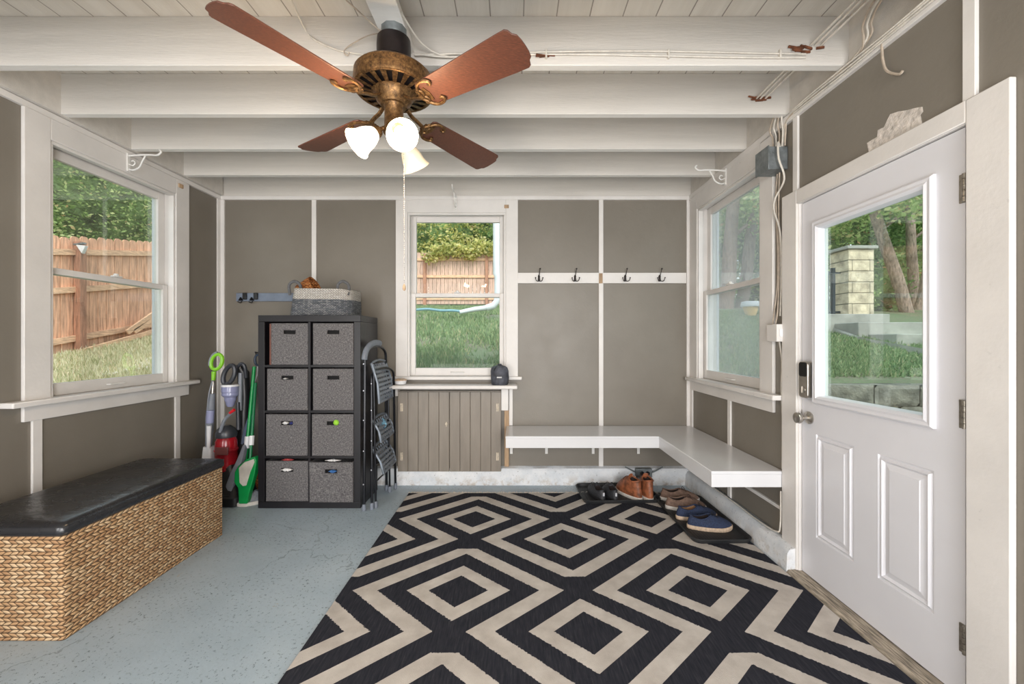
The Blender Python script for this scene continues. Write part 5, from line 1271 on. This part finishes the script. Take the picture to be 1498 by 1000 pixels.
# right side trunks
def to(xp, yp, Y): return at(xp, yp, Y)
def lean_tree(label, a, b, Y, tr, crowns, mt, nn=3000, sz=.14):
    A_, B_ = at(a[0], a[1], Y), at(b[0], b[1], Y); r = thing('tree', label, 'tree', A_, 'trees outside the door and right window')
    d_ = (B_-A_); P = [A_-d_*.12, A_, A_+d_*.3+Vector((.03,0,0)), A_+d_*.7, B_, B_+d_*.5, B_+d_*.9]
    P = smoothpath(P, 5); N = len(P); m = MB(); m.tube(P, [tr*(1.15-.4*i/(N-1)) for i in range(N)], 14)
    b_ = P[int(N*.55)]; m.tube(smoothpath([b_, b_+Vector((.6,-.2,.5)), b_+Vector((1.6,-.3,.8))], 5), tr*.28, 8); m.build('trunk', M['bark'], r, angle=80)
    m = MB(); mc = MB()
    for c in crowns: leaves(m, c[:3], c[3:6], int(nn*(c[3]*c[4]*c[5])**.67), sz); 
    m.build('leaves', M[mt], r, smooth=False); mc.bm.free(); return r
lean_tree('leaning tree trunk right of the stone pillar outside the door', (1325,452), (1280,312), 10, .125, [(8.2,11.2,5.2,2.0,1.0,1.3),(9.0,9.2,4.9,1.6,.7,.9)], 'leaf')
lean_tree('upright trunk behind the leaning tree outside the door', (1336,452), (1332,330), 11.5, .12, [(11.2,12.4,5.6,2.2,1.0,1.6)], 'leaf_d')
lean_tree('slim trunk at the right edge of the door glass', (1343,452), (1356,392), 11, .09, [(12.4,11.8,5.6,1.6,.8,1.5)], 'leaf')
lean_tree('straight grey trunk outside the right window, nearest the sash rail', (1062,440), (1070,330), 12, .20, [(6.6,13.2,6.2,2.0,1.0,1.8)], 'leaf')
lean_tree('slanting grey trunk outside the right window, right of the straight one', (1086,440), (1100,330), 12.6, .17, [(9.6,13.8,6.4,2.2,1.0,2.0)], 'leaf')
for i, (X, Y, z, rx, ry, rz_, mt, lab) in enumerate(((7.2,17.5,5.4,2.4,1.4,3.2,'leaf_d','dense dark green tree in the distance outside the right window'), (11.5,17,5.4,3.0,1.4,3.4,'leaf','dense green tree in the distance behind the iron fence'), (15.5,16,5.4,3.0,1.4,3.6,'leaf_d','dense green tree in the distance behind the leaning trunk'), (19,14,5.0,2.8,2.2,3.8,'leaf','broad green tree in the distance at the right edge of the door glass'))):
    tree(lab, (X, Y), .2, 4, .2, [(X, Y, z, rx, ry, rz_), (X-1.2, Y-.6, z-2, 1.6, 1, 1.4)], mt, 1500, .18, 'trees in the distance on the right')
for (X, Y, r_, lab, mt) in ((9.4,10.6,.75,'leafy shrub with reddish leaves beside the leaning trunk','leaf_d'), (8.6,10.4,.55,'green shrub right behind the stone pillar','leaf'), (11.8,12.6,.9,'dark shrub at the foot of the upright trunk','leaf_d'), (6.2,12.8,.9,'dark green shrub on the lawn edge outside the right window','leaf_d'), (4.6,13.5,.7,'low green shrub against the end of the back fence','leaf')):
    tree(lab, (X, Y), 0, 1, 0, [(X, Y, g(X,Y)+r_*.7, r_, r_*.8, r_)], mt, 1700, .12, name='shrub', cat='shrub')
# grass: blades nobody could count
def grass(label, regions, mat, name='grass', hgt=.07):
    m = MB()
    for (fn, n) in regions:
        for _ in range(n):
            X, Y = fn(); z = g(X, Y)
            for k in range(3):
                a = random.uniform(0, 2*PI); w = .006+.0008*Y; h = hgt*random.uniform(.5, 1.4); l = Vector((random.gauss(0,.03), random.gauss(0,.03), h)); o = Vector((math.cos(a)*w, math.sin(a)*w, 0)); b = Vector((X+random.gauss(0,.03), Y+random.gauss(0,.03), z-.005))
                v1, v2, v3 = m.bm.verts.new(b-o), m.bm.verts.new(b+o), m.bm.verts.new(b+l); m._f([v1, v2, v3])
    o_ = m.build(name, M[mat], smooth=False); tag(o_, label, 'grass', None, 'stuff')
def reg_back():
    Y = random.uniform(4.6, 13.5)
    while True:
        X = random.uniform(-.26*Y-.3, .1)
        if noise.noise((X*1.3, Y*1.3, 4))+random.uniform(-.25,.35) > -.05 or Y > 9: return X, Y
def reg_right():
    Y = 4.78+2.6*random.random()**1.0; return random.uniform(.55*Y, 1.12*Y), Y
def reg_right2():
    Y = random.uniform(4.8, 10); return random.uniform(.42*Y, .66*Y), Y
def reg_left():
    X = random.uniform(-6.7, -3.6); return X, -X*random.uniform(.85, 1.22)
grass('short patchy green lawn grass outside the back window', [(reg_back, 9000)], 'grass', 'lawn_grass')
grass('short green lawn grass outside the door and right window', [(reg_right, 7000), (reg_right2, 4000)], 'grass', 'lawn_grass', .06)
grass('pale sunlit groundcover between the house and the cedar fence', [(reg_left, 7000)], 'grass_sunlit', 'groundcover', .09)

# ------------------------------------------------------------------ light, world, camera
w = bpy.data.worlds.new('world'); bpy.context.scene.world = w; w.use_nodes = True
nt = w.node_tree; bg = nt.nodes['Background']
tc = nt.nodes.new('ShaderNodeTexCoord'); sp_ = nt.nodes.new('ShaderNodeSeparateXYZ'); nt.links.new(tc.outputs['Generated'], sp_.inputs[0])
rp = nt.nodes.new('ShaderNodeValToRGB'); nt.links.new(sp_.outputs['Z'], rp.inputs[0])
rp.color_ramp.elements[0].position = 0; rp.color_ramp.elements[0].color = (1, 1, 1, 1)
rp.color_ramp.elements[1].position = .8; rp.color_ramp.elements[1].color = (.72, .84, 1, 1)
nt.links.new(rp.outputs[0], bg.inputs[0]); bg.inputs[1].default_value = 2.3
L = bpy.data.lights.new('sun', 'SUN'); L.energy = 2.8; L.angle = .35; L.color = (1, .93, .82)
o = bpy.data.objects.new('sun', L); col.objects.link(o); o.rotation_euler = Vector((-.25, .85, -.9)).to_track_quat('-Z', 'Y').to_euler()
def area(name, loc, target, sx, sy, e, colr=(1,1,1)):
    L = bpy.data.lights.new(name, 'AREA'); L.shape = 'RECTANGLE'; L.size = sx; L.size_y = sy; L.energy = e; L.color = colr
    o = bpy.data.objects.new(name, L); col.objects.link(o); o.location = loc; o.rotation_euler = (Vector(target)-Vector(loc)).to_track_quat('-Z', 'Y').to_euler()
area('added_fill_light', (.85, -1.9, 1.5), (-.2, 3.6, 1.2), 1.3, 1.9, 105, (1, .98, .97))  # area lamp added behind the camera to brighten the room
area('added_fill_light', (-2.46, -1.9, 1.5), (-.6, 3.6, 1.2), .28, 1.9, 40, (1, .98, .97))  # second added fill, a narrow strip by the left wall
area('added_upward_fill', (-.5, -.6, .35), (-.5, 2.0, 2.8), 2.4, 1.2, 44, (1, .97, .93))  # low lamp added to lift the joists and walls from below
cam = bpy.data.cameras.new('camera'); co = bpy.data.objects.new('camera', cam); col.objects.link(co)
co.location = (0, 0, H); co.rotation_euler = (PI/2, 0, 0); cam.sensor_width = 36; cam.sensor_fit = 'HORIZONTAL'
cam.lens = F/1498*36; cam.shift_x = -3/1498; cam.shift_y = -3/1498; cam.clip_start = .02; cam.clip_end = 200
bpy.context.scene.camera = co
sc_ = bpy.context.scene; sc_.view_settings.view_transform = 'Standard'; sc_.view_settings.look = 'None'; sc_.view_settings.exposure = 0
sc_.cycles.max_bounces = 8; sc_.cycles.transparent_max_bounces = 16; sc_.cycles.use_denoising = True; sc_.cycles.caustics_reflective = False; sc_.cycles.caustics_refractive = False
sc_.cycles.sample_clamp_indirect = 6
